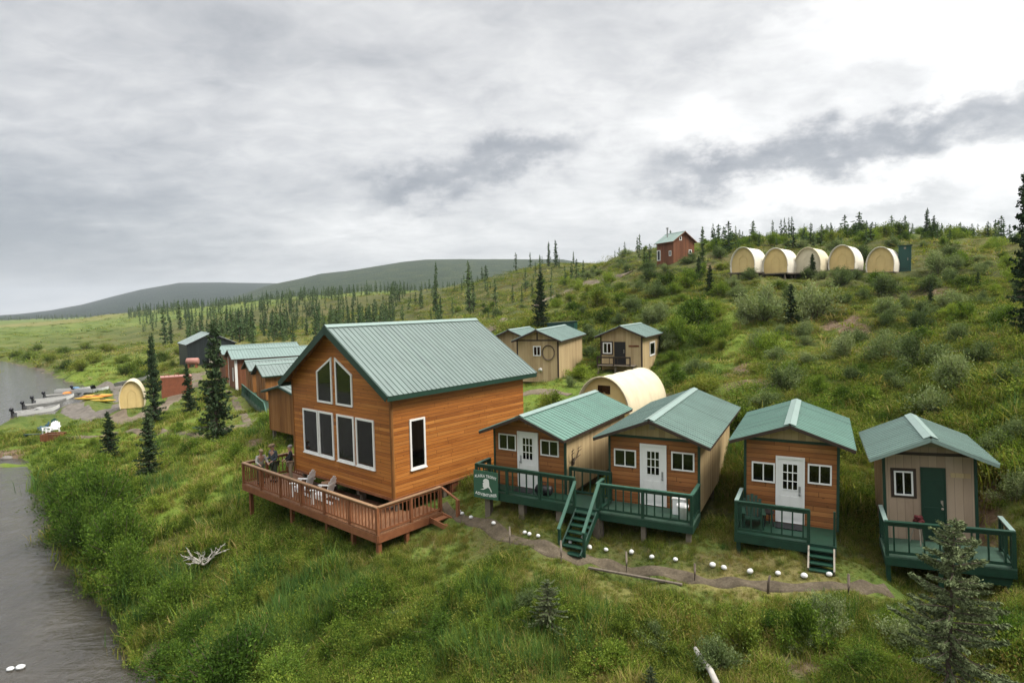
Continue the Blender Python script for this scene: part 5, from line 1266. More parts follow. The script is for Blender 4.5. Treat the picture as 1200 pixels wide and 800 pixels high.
    if hat:
        q = MB(); q.ball((0, y(.96) * s, .972 * s), (.060 * s, .068 * s, .042 * s), 14, 8); q.tube([(0, (y(.96) - .05) * s, .965 * s), (0, (y(.96) - .115) * s, .957 * s)], [.05 * s, .032 * s], 10); q.build('cap', M[hat], t, True)
    return t
def people():
    fz = LODGE_LOC[2] + LODGE_FLOOR + .003
    x, y, z = at_z(341.5, 563, fz); person('person in a black vest and khaki trousers standing by the deck post', (x, y, z), -1.1, 1.76, 'cloth_black', 'cloth_khaki', 'hair_grey', None, 0, {1: ((.15, -.02, .66), (.12, -.13, .60)), -1: ((-.15, .0, .66), (-.06, -.15, .60))})
    x, y, z = at_z(322, 564, fz); person('person in a slate jacket and olive trousers with back to the lodge', (x, y, z), -.5, 1.84, 'cloth_slate', 'cloth_green', 'hair_grey', 'cap_tan', .05, {1: ((.14, -.02, .64), (.10, -.14, .58)), -1: ((-.14, -.01, .64), (-.09, -.15, .60))})
    x, y, z = at_z(306, 566, fz); person('person in a light shirt and tan cap leaning on the deck rail', (x, y, z), .75, 1.66, 'cloth_light', 'cloth_green', 'cap_tan', 'cap_tan', .22, {1: ((.15, -.12, .66), (.13, -.25, .615)), -1: ((-.15, -.12, .66), (-.12, -.26, .615))})
people()

# ------------------------------------------------------------------ the landing
def boat(label, loc, rz, Ln=5.4, w=1.7, hull='boatwhite', motor=True, group='boats at the landing', trim=0.0, shield=False, cargo=None, pitch=0.0):
    """open river boat, bow towards +x"""
    t = thing('river_boat', label, 'boat', loc, rz, group)
    if pitch: t.rotation_euler = (0, -pitch, rz)
    ns = 15; secs = []
    for i in range(ns):
        u = i / (ns - 1); x = -Ln / 2 + Ln * u
        k = 1.0 if u < .55 else math.cos((u - .55) / .45 * PI / 2) ** .65 if u < .999 else 0.02
        rise = max(0, (u - .55) / .45) ** 2.2; hb = w / 2 * (.78 + .1 * u) * k; ht = w / 2 * max(k, .03)
        secs.append((x, hb, ht, rise * .42, .55 + rise * .28))
    mb = MB()
    def shell(ins, m, flip):
        b = len(mb.v)
        for x, hb, ht, z0, z1 in secs:
            a, c = max(hb - ins, .004), max(ht - ins, .006); zb = z0 + ins
            for p in ((-c, z1), (-a, zb), (0, zb - (0 if ins else .04)), (a, zb), (c, z1)): mb.v.append((x, p[0], p[1]))
        for i in range(ns - 1):
            for j in range(4):
                f = (b + i * 5 + j, b + i * 5 + j + 1, b + (i + 1) * 5 + j + 1, b + (i + 1) * 5 + j); mb.f.append(f[::-1] if flip else f); mb.m.append(m)
        f = tuple(b + j for j in range(5)); mb.f.append(f[::-1] if flip else f); mb.m.append(m); return b
    b0 = shell(0, 0, False); b1 = shell(.04, 1, True)
    for i in range(ns - 1):
        for j in (0, 4): mb.f.append((b0 + i * 5 + j, b0 + (i + 1) * 5 + j, b1 + (i + 1) * 5 + j, b1 + i * 5 + j)); mb.m.append(0)
    o = mb.build('hull', [M[hull], M['boatinside']], t); fix_normals(o)
    for u in (-.28, .02, .22):
        q = MB(); x = Ln * u; hw = w / 2 * (.80 if u < .1 else .72); q.box(x - .15, x + .15, -hw, hw, .34, .38); q.build('bench', M['tin'], t)
    if shield:
        q = MB(); q.prism([(.4, -w * .36, .5), (.4, w * .36, .5), (.15, w * .34, 1.05), (.15, -w * .34, 1.05)], (.03, 0, 0)); q.build('windscreen', M['glass'], t)
    if cargo:
        q = MB(); q.ball((.3, .1, .5), (.6, w * .3, .3), 10, 6, rnd=.15); q.build('cargo', M[cargo], t)
    if motor:
        q = MB(); x = -Ln / 2 - .12; q.ball((x - .1, 0, .95), (.26, .19, .26), 12, 8); m_ = q.build('outboard_motor', M['vest'], t, True)
        q = MB(); q.box(x - .16, x - .02, -.06, .06, .0, .76); q.box(x - .30, x + .06, -.015, .015, -.12, .08); q.build('motor_leg', M['black'], m_); q = MB(); q.box(x + .02, x + .14, -.14, .14, .45, .70); q.build('motor_bracket', M['black'], m_)
    return t
def landing():
    def P(px, py, dz=0): x, y, z = at_z(px, py, RIV); return (x, y, max(RIV - .12, g1(x, y) - .06) + dz)
    boat('white open boat nearest the camera at the river landing, outboard at its stern', P(44, 483), 1.12, 5.2, 1.8, 'boatwhite', cargo='boatinside')
    boat('white open boat moored second in the landing line, seats showing', P(54, 475), 1.05, 5.0, 1.7, 'tin')
    boat('grey open boat moored third in the landing line', P(64, 469), 1.0, 5.0, 1.7, 'boatwhite')
    boat('open boat with orange cargo, fourth in the landing line', P(76, 464), .85, 4.8, 1.7, 'tin', cargo='kayak_orange')
    boat('open boat under a blue tarpaulin at the head of the landing', P(87, 458), .45, 5.0, 1.8, 'boatwhite', False, cargo='blue')
    x, y, z = on_ground(107, 459.5); boat('white boat with a windscreen pulled up on the gravel', (x, y, z + .05), .12, 5.2, 1.9, 'boatwhite', True, shield=True)
    x, y, z = on_ground(157, 453); 
    t = thing('boat_trailer', 'trailer carrying the bow high grey boat behind the canvas shelter', 'trailer', (x, y, z), .25)
    q = MB(); q.bar((-2.4, 0, .45), (2.2, 0, .5), .1, .1); q.bar((-1.6, -.7, .42), (-1.6, .7, .42), .1, .1); q.build('frame', M['post'], t)
    for s in (-1, 1): q = MB(); q.tube([(-1.0, s * .85 - .1, .32), (-1.0, s * .85 + .1, .32)], .32, 14); q.build('wheel', M['black'], t)
    c, s = math.cos(.25), math.sin(.25); boat('grey boat with its bow raised on the trailer', (x, y, z + .62), .25, 4.9, 1.7, 'tin', False, pitch=.16)
    def kayak(label, px, py, rz, mat, dz=0, Ln=3.9):
        x, y, z = on_ground(px, py); t = thing('kayak', label, 'kayak', (x, y, z + .16 + dz), rz, 'kayaks on the grass by the landing')
        q = MB(); n = 15; q.tube([(-Ln / 2 + Ln * i / (n - 1), 0, .10 * abs(2 * i / (n - 1) - 1) ** 2.5) for i in range(n)], [max(.02, .34 * math.sin(PI * (i + .25) / (n - .5)) ** .6) for i in range(n)], 10)
        for k, v in enumerate(q.v): q.v[k] = (v[0], v[1], v[2] * .62)
        q.build('hull', M[mat], t, True); q = MB(); nn = 16
        q.tube([(.42 * math.cos(2 * PI * i / nn), .20 * math.sin(2 * PI * i / nn), .20) for i in range(nn + 1)], .03, 6); q.build('cockpit_rim', M['black'], t)
    kayak('yellow kayak lying leftmost on the grass by the landing', 104, 468, .1, 'kayak_yellow'); kayak('orange kayak lying across the yellow ones', 113, 467, .35, 'kayak_orange', .12); kayak('yellow kayak nearest the camera on the grass by the landing', 121, 470.5, -.15, 'kayak_yellow'); kayak('yellow kayak lying behind the orange one', 115, 464.5, .25, 'kayak_yellow')
    # chairs and box by the water
    gr = 'chairs by the water'
    for px, py, rz, mt, lab in ((56.5, 508, -.5, 'plastic', 'left white chair of the pair on the meadow by the water'), (65, 507, .5, 'plastic', 'right white chair of the pair on the meadow by the water'), (51, 506.5, -1.2, 'blue', 'blue chair on the meadow left of the white pair'), (60.5, 503, 0, 'bluegreen', 'teal chair on the meadow behind the white pair')):
        x, y, z = on_ground(px, py); garden_chair(lab, (x, y, z - .01), rz, mt, gr)
    x, y, z = on_ground(63, 514); t = thing('fire_box', 'low brown timber box in front of the meadow chairs', 'box', (x, y, z), .15)
    for a, b, c, d in ((-.85, .85, -.6, -.5), (-.85, .85, .5, .6), (-.85, -.75, -.499, .499), (.75, .85, -.499, .499)): q = MB(); q.box(a, b, c, d, -.1, .55); q.build('side_board', M['redbrown'], t)
    q = MB(); q.box(-.749, .749, -.499, .499, -.05, .40); q.build('earth', M['dirt'], t)
    x, y, z = on_ground(40, 513.5); t = thing('bench', 'low dark bench on the meadow left of the brown box', 'bench', (x, y, z), .1)
    q = MB(); q.box(-.9, .9, -.16, .16, .38, .44); q.build('seat', M['trim'], t)
    for a in (-.7, .7): q = MB(); q.box(a - .05, a + .05, -.14, .14, -.1, .379); q.build('leg', M['trim'], t)
    # rust red store and pink tank
    x, y, z = on_ground(190, 467)
    t = thing('storage_container', 'rust red storage container beside the track below the barn', 'container', (x, y, z), .55)
    q = MB(); q.box(0, 3.4, 0, 2.3, -.3, 2.6)
    for i in range(12): q.box(.15 + i * .27, .27 + i * .27, -.03, 0, .1, 2.5)
    q.build('body', M['rust'], t); q = MB(); q.box(-.05, 3.45, -.05, 2.35, 2.602, 2.68); q.build('roof', M['pinktank'], t)
    for a in (.4, 1.5, 2.6): q = MB(); q.tube([(a, .6, 2.68), (a, .6, 3.0), (a + .5, .6, 3.0), (a + .5, .6, 2.68)], .04, 6); q.build('roof_rail', M['rust'], t)
    q = MB(); q.box(-.03, -.002, .2, 1.1, .05, 2.3); q.build('door', M['pinktank'], t)
    x, y, z = on_ground(226, 430); t = thing('fuel_tank', 'faded pink cylindrical tank on a cradle before the barn', 'tank', (x, y, z), .2)
    q = MB(); q.tube([(-1.0, 0, 1.0), (-.9, 0, 1.0), (.9, 0, 1.0), (1.0, 0, 1.0)], [.45, .58, .58, .45], 18); q.build('tank_shell', M['pinktank'], t, True)
    for a in (-.6, .6): q = MB(); q.box(a - .08, a + .08, -.5, .5, -.2, .55); q.build('cradle', M['rust'], t)
landing()

# ------------------------------------------------------------------ driftwood, rocks, hoses
def dead_branch(label, px, py, n, size, mat='deadwood', name='dead_branch'):
    x, y, z = on_ground(px, py); q = MB(); rs = random.Random(5)
    def grow(p, d, ln, r, lev):
        pts = [p]; 
        for i in range(4): d = (d + Vector((rs.gauss(0, .25), rs.gauss(0, .25), rs.gauss(0, .18)))).normalized(); pts.append(pts[-1] + d * ln / 4)
        q.tube(pts, [r, r * .85, r * .7, r * .5, r * .25], 6)
        if lev:
            for k in (1, 2, 3, 3): grow(pts[k], (d + Vector((rs.gauss(0, .8), rs.gauss(0, .8), rs.uniform(0, .8)))).normalized(), ln * .6, r * .6, lev - 1)
    for k in range(n): a = k * 2 * PI / n + .4; grow(Vector((0, 0, .25)), Vector((math.cos(a), math.sin(a), .35)).normalized(), size, .045, 2)
    o = q.build(name, M[mat], None, True); o.location = (x, y, z + .25); tag(o, label, 'branch'); return o
dead_branch('bleached white branching snag lying in the grass above the river', 240, 675, 4, .75)
def logs():
    a, b = on_ground(815, 780), on_ground(840, 812); q = MB(); A, B = Vector(a), Vector(b); q.tube([A + Vector((0, 0, .42)), A.lerp(B, .3) + Vector((0, 0, .34)), A.lerp(B, .65) + Vector((.03, 0, .30)), B + Vector((0, 0, .2))], [.05, .06, .065, .07], 9); o = q.build('fallen_log', M['deadwood'], None, True); tag(o, 'pale fallen log poking from the foreground grass', 'log')
    for i, (px, py, r, lab) in enumerate(((186, 792, .35, 'grey brown rock at the foot of the near river bank'), (202, 800, .28, 'smaller grey rock beside the near river bank rock'), (12, 783, .13, 'left lump of white foam on the river surface'), (24, 781, .16, 'right lump of white foam on the river surface'), (8, 537, .5, 'brown boulder on the tip of the grassy spit'))):
        x, y, z = at_z(px, py, RIV + .05) if i in (2, 3) else on_ground(px, py); q = MB(); q.ball((0, 0, 0), (r, r * .8, r * .5), 14, 9, rnd=.10); o = q.build('river_rock', M['foam'] if i in (2, 3) else M['rock'], None, True); o.location = (x, y, z); tag(o, lab, 'rock')  # the two white lumps on the water stand in for foam
    for lst, lab in (([(880, 457), (893, 458), (905, 453), (920, 450)], 'pale hose snaking over the bare slope behind the third cabin'), ([(1108, 416), (1118, 414), (1132, 412), (1145, 408)], 'pale pole lying in the brush high on the right slope')):
        pts = [Vector(on_ground(*p)) + Vector((0, 0, .12)) for p in lst]; q = MB(); q.tube(pts, .045, 6); o = q.build('garden_hose' if 'hose' in lab else 'fallen_pole', M['plank'], None, True); tag(o, lab, 'hose' if 'hose' in lab else 'pole')
logs()

# ------------------------------------------------------------------ vegetation: mesh prototypes
def quads_mesh(name, parts):
    """parts: list of (quad array (n,4,3), material, leafrnd array (n))"""
    V = np.concatenate([p[0].reshape(-1, 3) for p in parts]); nf = sum(len(p[0]) for p in parts)
    me = bpy.data.meshes.new(name); me.vertices.add(len(V)); me.vertices.foreach_set('co', V.astype(np.float32).ravel())
    me.loops.add(nf * 4); me.loops.foreach_set('vertex_index', np.arange(nf * 4, dtype=np.int32))
    me.polygons.add(nf); me.polygons.foreach_set('loop_start', np.arange(0, nf * 4, 4, dtype=np.int32))
    mi = np.concatenate([np.full(len(p[0]), i, np.int32) for i, p in enumerate(parts)]); 
    for p in parts: me.materials.append(p[1])
    me.polygons.foreach_set('material_index', mi)
    at = me.attributes.new('leafrnd', 'FLOAT', 'POINT'); at.data.foreach_set('value', np.repeat(np.concatenate([p[2] for p in parts]), 4).astype(np.float32))
    me.update(); return me
def unit(v): return v / (np.linalg.norm(v, axis=-1, keepdims=True) + 1e-9)
def leaf_quads(c, d, ln, wd, rs, curl=0.0):
    """flat leaves: centres c, directions d, length and width arrays"""
    n = len(c); d = unit(d); s = unit(np.cross(d, unit(rs.normal(size=(n, 3)))))
    a = c - d * ln[:, None] * .5; b = c + d * ln[:, None] * .5; s = s * wd[:, None] * .5
    m = c + np.array([0, 0, -1]) * 0
    return np.stack([a, m + s, b, m - s], 1)      # diamond leaf
def tuft(seed, n, h, spread, wd, lean=.5):
    rs = np.random.RandomState(seed); q = []; r = []
    for i in range(n):
        a = rs.uniform(0, 2 * PI); p0 = np.array([rs.normal(0, spread), rs.normal(0, spread), -.05]); L_ = h * rs.uniform(.5, 1.1); ln = rs.uniform(.1, lean)
        d = np.array([math.cos(a), math.sin(a), 0]); s = np.array([-d[1], d[0], 0]) * wd * rs.uniform(.6, 1.2)
        p1 = p0 + np.array([0, 0, L_ * .55]) + d * ln * L_ * .25; p2 = p0 + np.array([0, 0, L_ * (1 - ln * .25)]) + d * ln * L_ * .8
        q.append([p0 - s, p0 + s, p1 + s * .8, p1 - s * .8]); q.append([p1 - s * .8, p1 + s * .8, p2 + s * .12, p2 - s * .12]); k = rs.uniform(); r += [k, k]
    return np.array(q), np.array(r)
def clump(seed, n, R, H, leaf, wd=.5, stems=9):
    """low leafy plant: stems fan out from the base and carry leaves"""
    rs = np.random.RandomState(seed); C_ = []; D = []
    per = n // stems
    for k in range(stems):
        a = rs.uniform(0, 2 * PI); t = rs.uniform(.1, 1.15); e = np.array([math.cos(a) * math.sin(t) * R, math.sin(a) * math.sin(t) * R, math.cos(t * .75) * H * rs.uniform(.7, 1.1)])
        u = rs.uniform(.15, 1.05, per) ** .7; c = e * u[:, None] + rs.normal(0, .13 * R, (per, 3)) * (.5 + u[:, None]); c[:, 2] = np.abs(c[:, 2]); C_.append(c); D.append(unit(e)[None] * .8 + rs.normal(0, .7, (per, 3)))
    c = np.concatenate(C_); d = np.concatenate(D); m = len(c); ln = leaf * rs.uniform(.6, 1.3, m)
    return leaf_quads(c, d, ln, ln * wd, rs), rs.uniform(0, 1, m)
def stem_quads(a, b, w0, w1, rs):
    d = unit(b - a); s = unit(np.cross(d, np.array([.3, .5, .1]))); t = np.cross(d, s)
    return [np.array([a - v * w0, a + v * w0, b + v * w1, b - v * w1]) for v in (s, t)]
def shrub(seed, nleaf, leaf, stems=26, wd=.42, flat=1.0, spread=.16):
    """upright shrub of unit radius: (leaf quads, leafrnd, stem quads)"""
    rs = np.random.RandomState(seed); C_ = []; D = []; SQ = []; per = nleaf // stems; R_ = []
    for k in range(stems):
        a = rs.uniform(0, 2 * PI); t = abs(rs.normal(0, .75)); t = min(t, 1.42); ln = rs.uniform(.75, 1.15)
        b0 = np.array([math.cos(a), math.sin(a), 0]) * rs.uniform(0, .18)
        e = b0 + np.array([math.cos(a) * math.sin(t), math.sin(a) * math.sin(t), math.cos(t) * 1.15 * flat]) * ln
        m = (b0 + e) * .5 + np.array([0, 0, .10]); SQ += stem_quads(b0, m, .018, .012, rs); SQ += stem_quads(m, e, .012, .004, rs)
        u = rs.beta(2.2, 1.3, per); base = np.where((u < .5)[:, None], b0 + (m - b0) * (u * 2)[:, None], m + (e - m) * (u * 2 - 1)[:, None])
        c = base + rs.normal(0, spread, (per, 3)) * (.35 + u[:, None] * .8); c[:, 2] = np.maximum(c[:, 2], .02); C_.append(c); D.append(unit(c - np.array([0, 0, .1])) * .7 + rs.normal(0, .6, (per, 3)) + np.array([0, 0, .25])); R_.append(np.clip(rs.normal(rs.uniform(.25, .75), .18, per), 0, 1))
    c = np.concatenate(C_); d = np.concatenate(D); ln = leaf * rs.uniform(.6, 1.3, len(c))
    return leaf_quads(c, d, ln, ln * wd, rs), np.concatenate(R_), np.array(SQ)
def spruce(seed, whorls, per, nq, R=.17, ragged=.3, fat=1.0, needle=.06, top=.0, open_=0.0):
    """narrow northern spruce of unit height; needle sprays hang from drooping boughs"""
    rs = np.random.RandomState(seed); Q = []; RR = []; SQ = []
    for k in range(12): z0, z1 = k / 12, (k + 1) / 12; SQ += stem_quads(np.array([0, 0, z0 - (.06 if k == 0 else 0)]), np.array([0, 0, z1]), .013 * (1 - z0) + .002, .013 * (1 - z1) + .002, rs)
    for i in range(whorls):
        u = (i + rs.uniform(-.3, .3)) / whorls; z = .05 + .95 * max(0, u) ** .93
        if z > .985: z = .985
        rr = R * fat * ((1 - z) ** .75 * .95 + .05) * (1.15 if z > .8 else 1) * (.55 + .45 * min(1, z / .14))
        for j in range(per):
            if rs.uniform() < open_: continue
            a = rs.uniform(0, 2 * PI); ln = rr * rs.uniform(1 - ragged * 1.4, 1 + ragged); d = np.array([math.cos(a), math.sin(a), 0])
            droop = .55 * (1 - z) * rs.uniform(.4, 1.2); p = lambda t: np.array([0, 0, z]) + d * ln * t + np.array([0, 0, -droop * ln * t + .35 * ln * t * t])
            if ln > .05: SQ += stem_quads(p(0), p(.95), .004, .001, rs)
            m = max(2, int(nq * (.35 + ln / R / 1.4))); t = rs.uniform(.12, 1.05, m); c = np.array([p(x) for x in t]) + rs.normal(0, needle * .22, (m, 3)) + np.array([0, 0, -needle * .12])
            dd = d[None] * .8 + rs.normal(0, .55, (m, 3)) + np.array([0, 0, -.15]); l_ = needle * rs.uniform(.6, 1.3, m) * (.6 + .6 * min(1, ln / (R * .6)))
            Q.append(leaf_quads(c, dd, l_, l_ * .42, rs)); RR.append(np.full(m, rs.uniform(.2, .8)) + rs.normal(0, .12, m))
    t = rs.uniform(.93, 1.02, 14); c = np.stack([rs.normal(0, .005, 14), rs.normal(0, .005, 14), t], 1); Q.append(leaf_quads(c, np.tile([0, 0, 1.], (14, 1)) + rs.normal(0, .4, (14, 3)), np.full(14, needle * .7), np.full(14, needle * .3), rs)); RR.append(rs.uniform(.3, .7, 14))
    return np.concatenate(Q), np.concatenate(RR), np.array(SQ)

# ------------------------------------------------------------------ scatter of ground cover (uncountable: geometry nodes on point clouds)
FOOT = [(LODGE_LOC, LODGE_RZ, -3.9, 3.9, 0, 8.4), (LODGE_LOC, LODGE_RZ, 4.9, 6.2, .4, 1.6)] + [(CABS[k][1], CABS[k][2], -w, w, -.1, l) for k, w, l in ((1, 1.6, 6), (2, 1.6, 7.2), (3, 1.4, 4.6), (4, 1.2, 3))] + \
    [((1.89, 44.6, 0), -.309, -1.7, 1.7, -.1, 9.3), ((8.72, 47.7, 0), -.453, -1.8, 1.8, -1.2, 6.3), ((4.75, 31.6, 0), -.62, -1.8, 1.8, -.6, 5.4), ((-.2, 52, 0), -.309, -1.9, 1.9, -.1, 6.2), ((4.8, 58.5, 0), -.3, -1.4, 1.4, 0, 1.7),
     ((26.9, 93.2, 0), .461, -2.3, 2.3, -1.4, 4), ((-55.1, 109.3, 0), .646, -4.2, 4.2, -.3, 10), ((-25.4, 59.9, 0), -.888, -1.7, 1.7, -.2, 7.6), ((-29.2, 65.8, 0), -.939, -1.7, 1.7, -.2, 7.2), ((-34, 72, 0), -1.0, -2.9, 2.9, -.2, 9.2), ((-39.2, 80.5, 0), -1., -3, 3, -.2, 9.6), ((-15.3, 39.5, 0), -.711, -2.1, 2.1, -.1, 6.1)]
for o in list(COL.objects):
    if o.get('category') in ('tent', 'container', 'boat', 'tank', 'outhouse') and o.parent is None and o.location.y > 40: FOOT.append((tuple(o.location), o.rotation_euler.z, -1.8, 1.8 if o['category'] != 'container' else 3.6, -.6, 4.4) if o['category'] != 'boat' else (tuple(o.location), o.rotation_euler.z, -2.8, 2.8, -1, 1))
def in_foot(x, y, pad=0.0):
    r = np.zeros(x.shape, bool)
    for (lx, ly, lz), rz, x0, x1, y0, y1 in FOOT:
        c, s = math.cos(rz), math.sin(rz); u = (x - lx) * c + (y - ly) * s; v = -(x - lx) * s + (y - ly) * c
        r |= (u > x0 - pad) & (u < x1 + pad) & (v > y0 - pad) & (v < y1 + pad)
    return r
SHORT = [(-2.5, 22.5, 3.0), (0, 20.8, 2.5), (2, 19.2, 2.5), (4.5, 18.2, 2.5), (6.2, 17.3, 2.2), (8, 16.4, 2.0), (9.8, 16, 1.8), (12, 15.6, 1.6), (8, 20.5, 1.6), (4.2, 23.5, 1.8), (3.5, 33, 4.5), (1.5, 40, 4.5), (6.5, 43, 4), (4, 38, 4), (-22, 52, 5), (-26, 60, 5), (-52, 78, 16), (-60, 66, 9), (-45, 90, 14), (-30, 75, 6), (28, 66, 5), (33, 66, 6), (38, 66, 6), (43, 66, 6), (26.5, 91, 5)]
def shortness(x, y):
    o = np.zeros(x.shape)
    for sx, sy, r in SHORT: o = np.maximum(o, np.exp(-((x - sx) ** 2 + (y - sy) ** 2) / r ** 2 * .9))
    return np.clip(o * 1.5, 0, 1)
def wn(x, y, wl, seed):
    rs = np.random.RandomState(seed); o = np.zeros(x.shape)
    for k in range(8): t = rs.uniform(0, 6.28); f = 2 * PI / (wl * rs.uniform(.6, 1.6)); o += np.sin(f * (x * math.cos(t) + y * math.sin(t)) + rs.uniform(0, 6.28))
    return o / 4
PROTO = bpy.data.collections
def proto_coll(name, meshes):
    c = bpy.data.collections.new(name)
    for i, m in enumerate(meshes): o = bpy.data.objects.new('%s_%02d' % (name, i), m); c.objects.link(o)
    return c
def gn_group(coll):
    g = bpy.data.node_groups.new('scatter ' + coll.name, 'GeometryNodeTree')
    g.interface.new_socket('Geometry', in_out='INPUT', socket_type='NodeSocketGeometry'); g.interface.new_socket('Geometry', in_out='OUTPUT', socket_type='NodeSocketGeometry')
    n = g.nodes; a = n.new('NodeGroupInput'); z = n.new('NodeGroupOutput'); ip = n.new('GeometryNodeInstanceOnPoints'); ci = n.new('GeometryNodeCollectionInfo')
    ci.inputs['Collection'].default_value = coll; ci.inputs['Separate Children'].default_value = True; ci.inputs['Reset Children'].default_value = True
    def at(nm, ty): k = n.new('GeometryNodeInputNamedAttribute'); k.data_type = ty; k.inputs['Name'].default_value = nm; return k.outputs['Attribute']
    l = g.links; l.new(a.outputs[0], ip.inputs['Points']); l.new(ci.outputs[0], ip.inputs['Instance']); ip.inputs['Pick Instance'].default_value = True
    l.new(at('var', 'INT'), ip.inputs['Instance Index']); l.new(at('rot', 'FLOAT_VECTOR'), ip.inputs['Rotation']); l.new(at('siz', 'FLOAT_VECTOR'), ip.inputs['Scale']); l.new(ip.outputs[0], z.inputs[0])
    return g
def stuff(name, label, cat, coll, nvar, x, y, sc, zsc=None, sink=.0, tilt=.12, seed=1):
    if len(x) == 0: return
    rs = np.random.RandomState(seed); n = len(x); z = gz(x, y) - sink * sc
    me = bpy.data.meshes.new(name); me.vertices.add(n); me.vertices.foreach_set('co', np.stack([x, y, z], 1).astype(np.float32).ravel())
    rot = np.stack([rs.normal(0, tilt, n), rs.normal(0, tilt, n), rs.uniform(0, 6.28, n)], 1)
    zz = sc * (1 if zsc is None else zsc); siz = np.stack([sc, sc, zz], 1)
    for nm, ty, v in (('rot', 'FLOAT_VECTOR', rot), ('siz', 'FLOAT_VECTOR', siz)): t = me.attributes.new(nm, ty, 'POINT'); t.data.foreach_set('vector', v.astype(np.float32).ravel())
    t = me.attributes.new('var', 'INT', 'POINT'); t.data.foreach_set('value', rs.randint(0, nvar, n).astype(np.int32)); me.update()
    o = bpy.data.objects.new(name, me); COL.objects.link(o); md = o.modifiers.new('scatter', 'NODES'); md.node_group = gn_group(coll)
    tag(o, label, cat, None, 'stuff'); return o

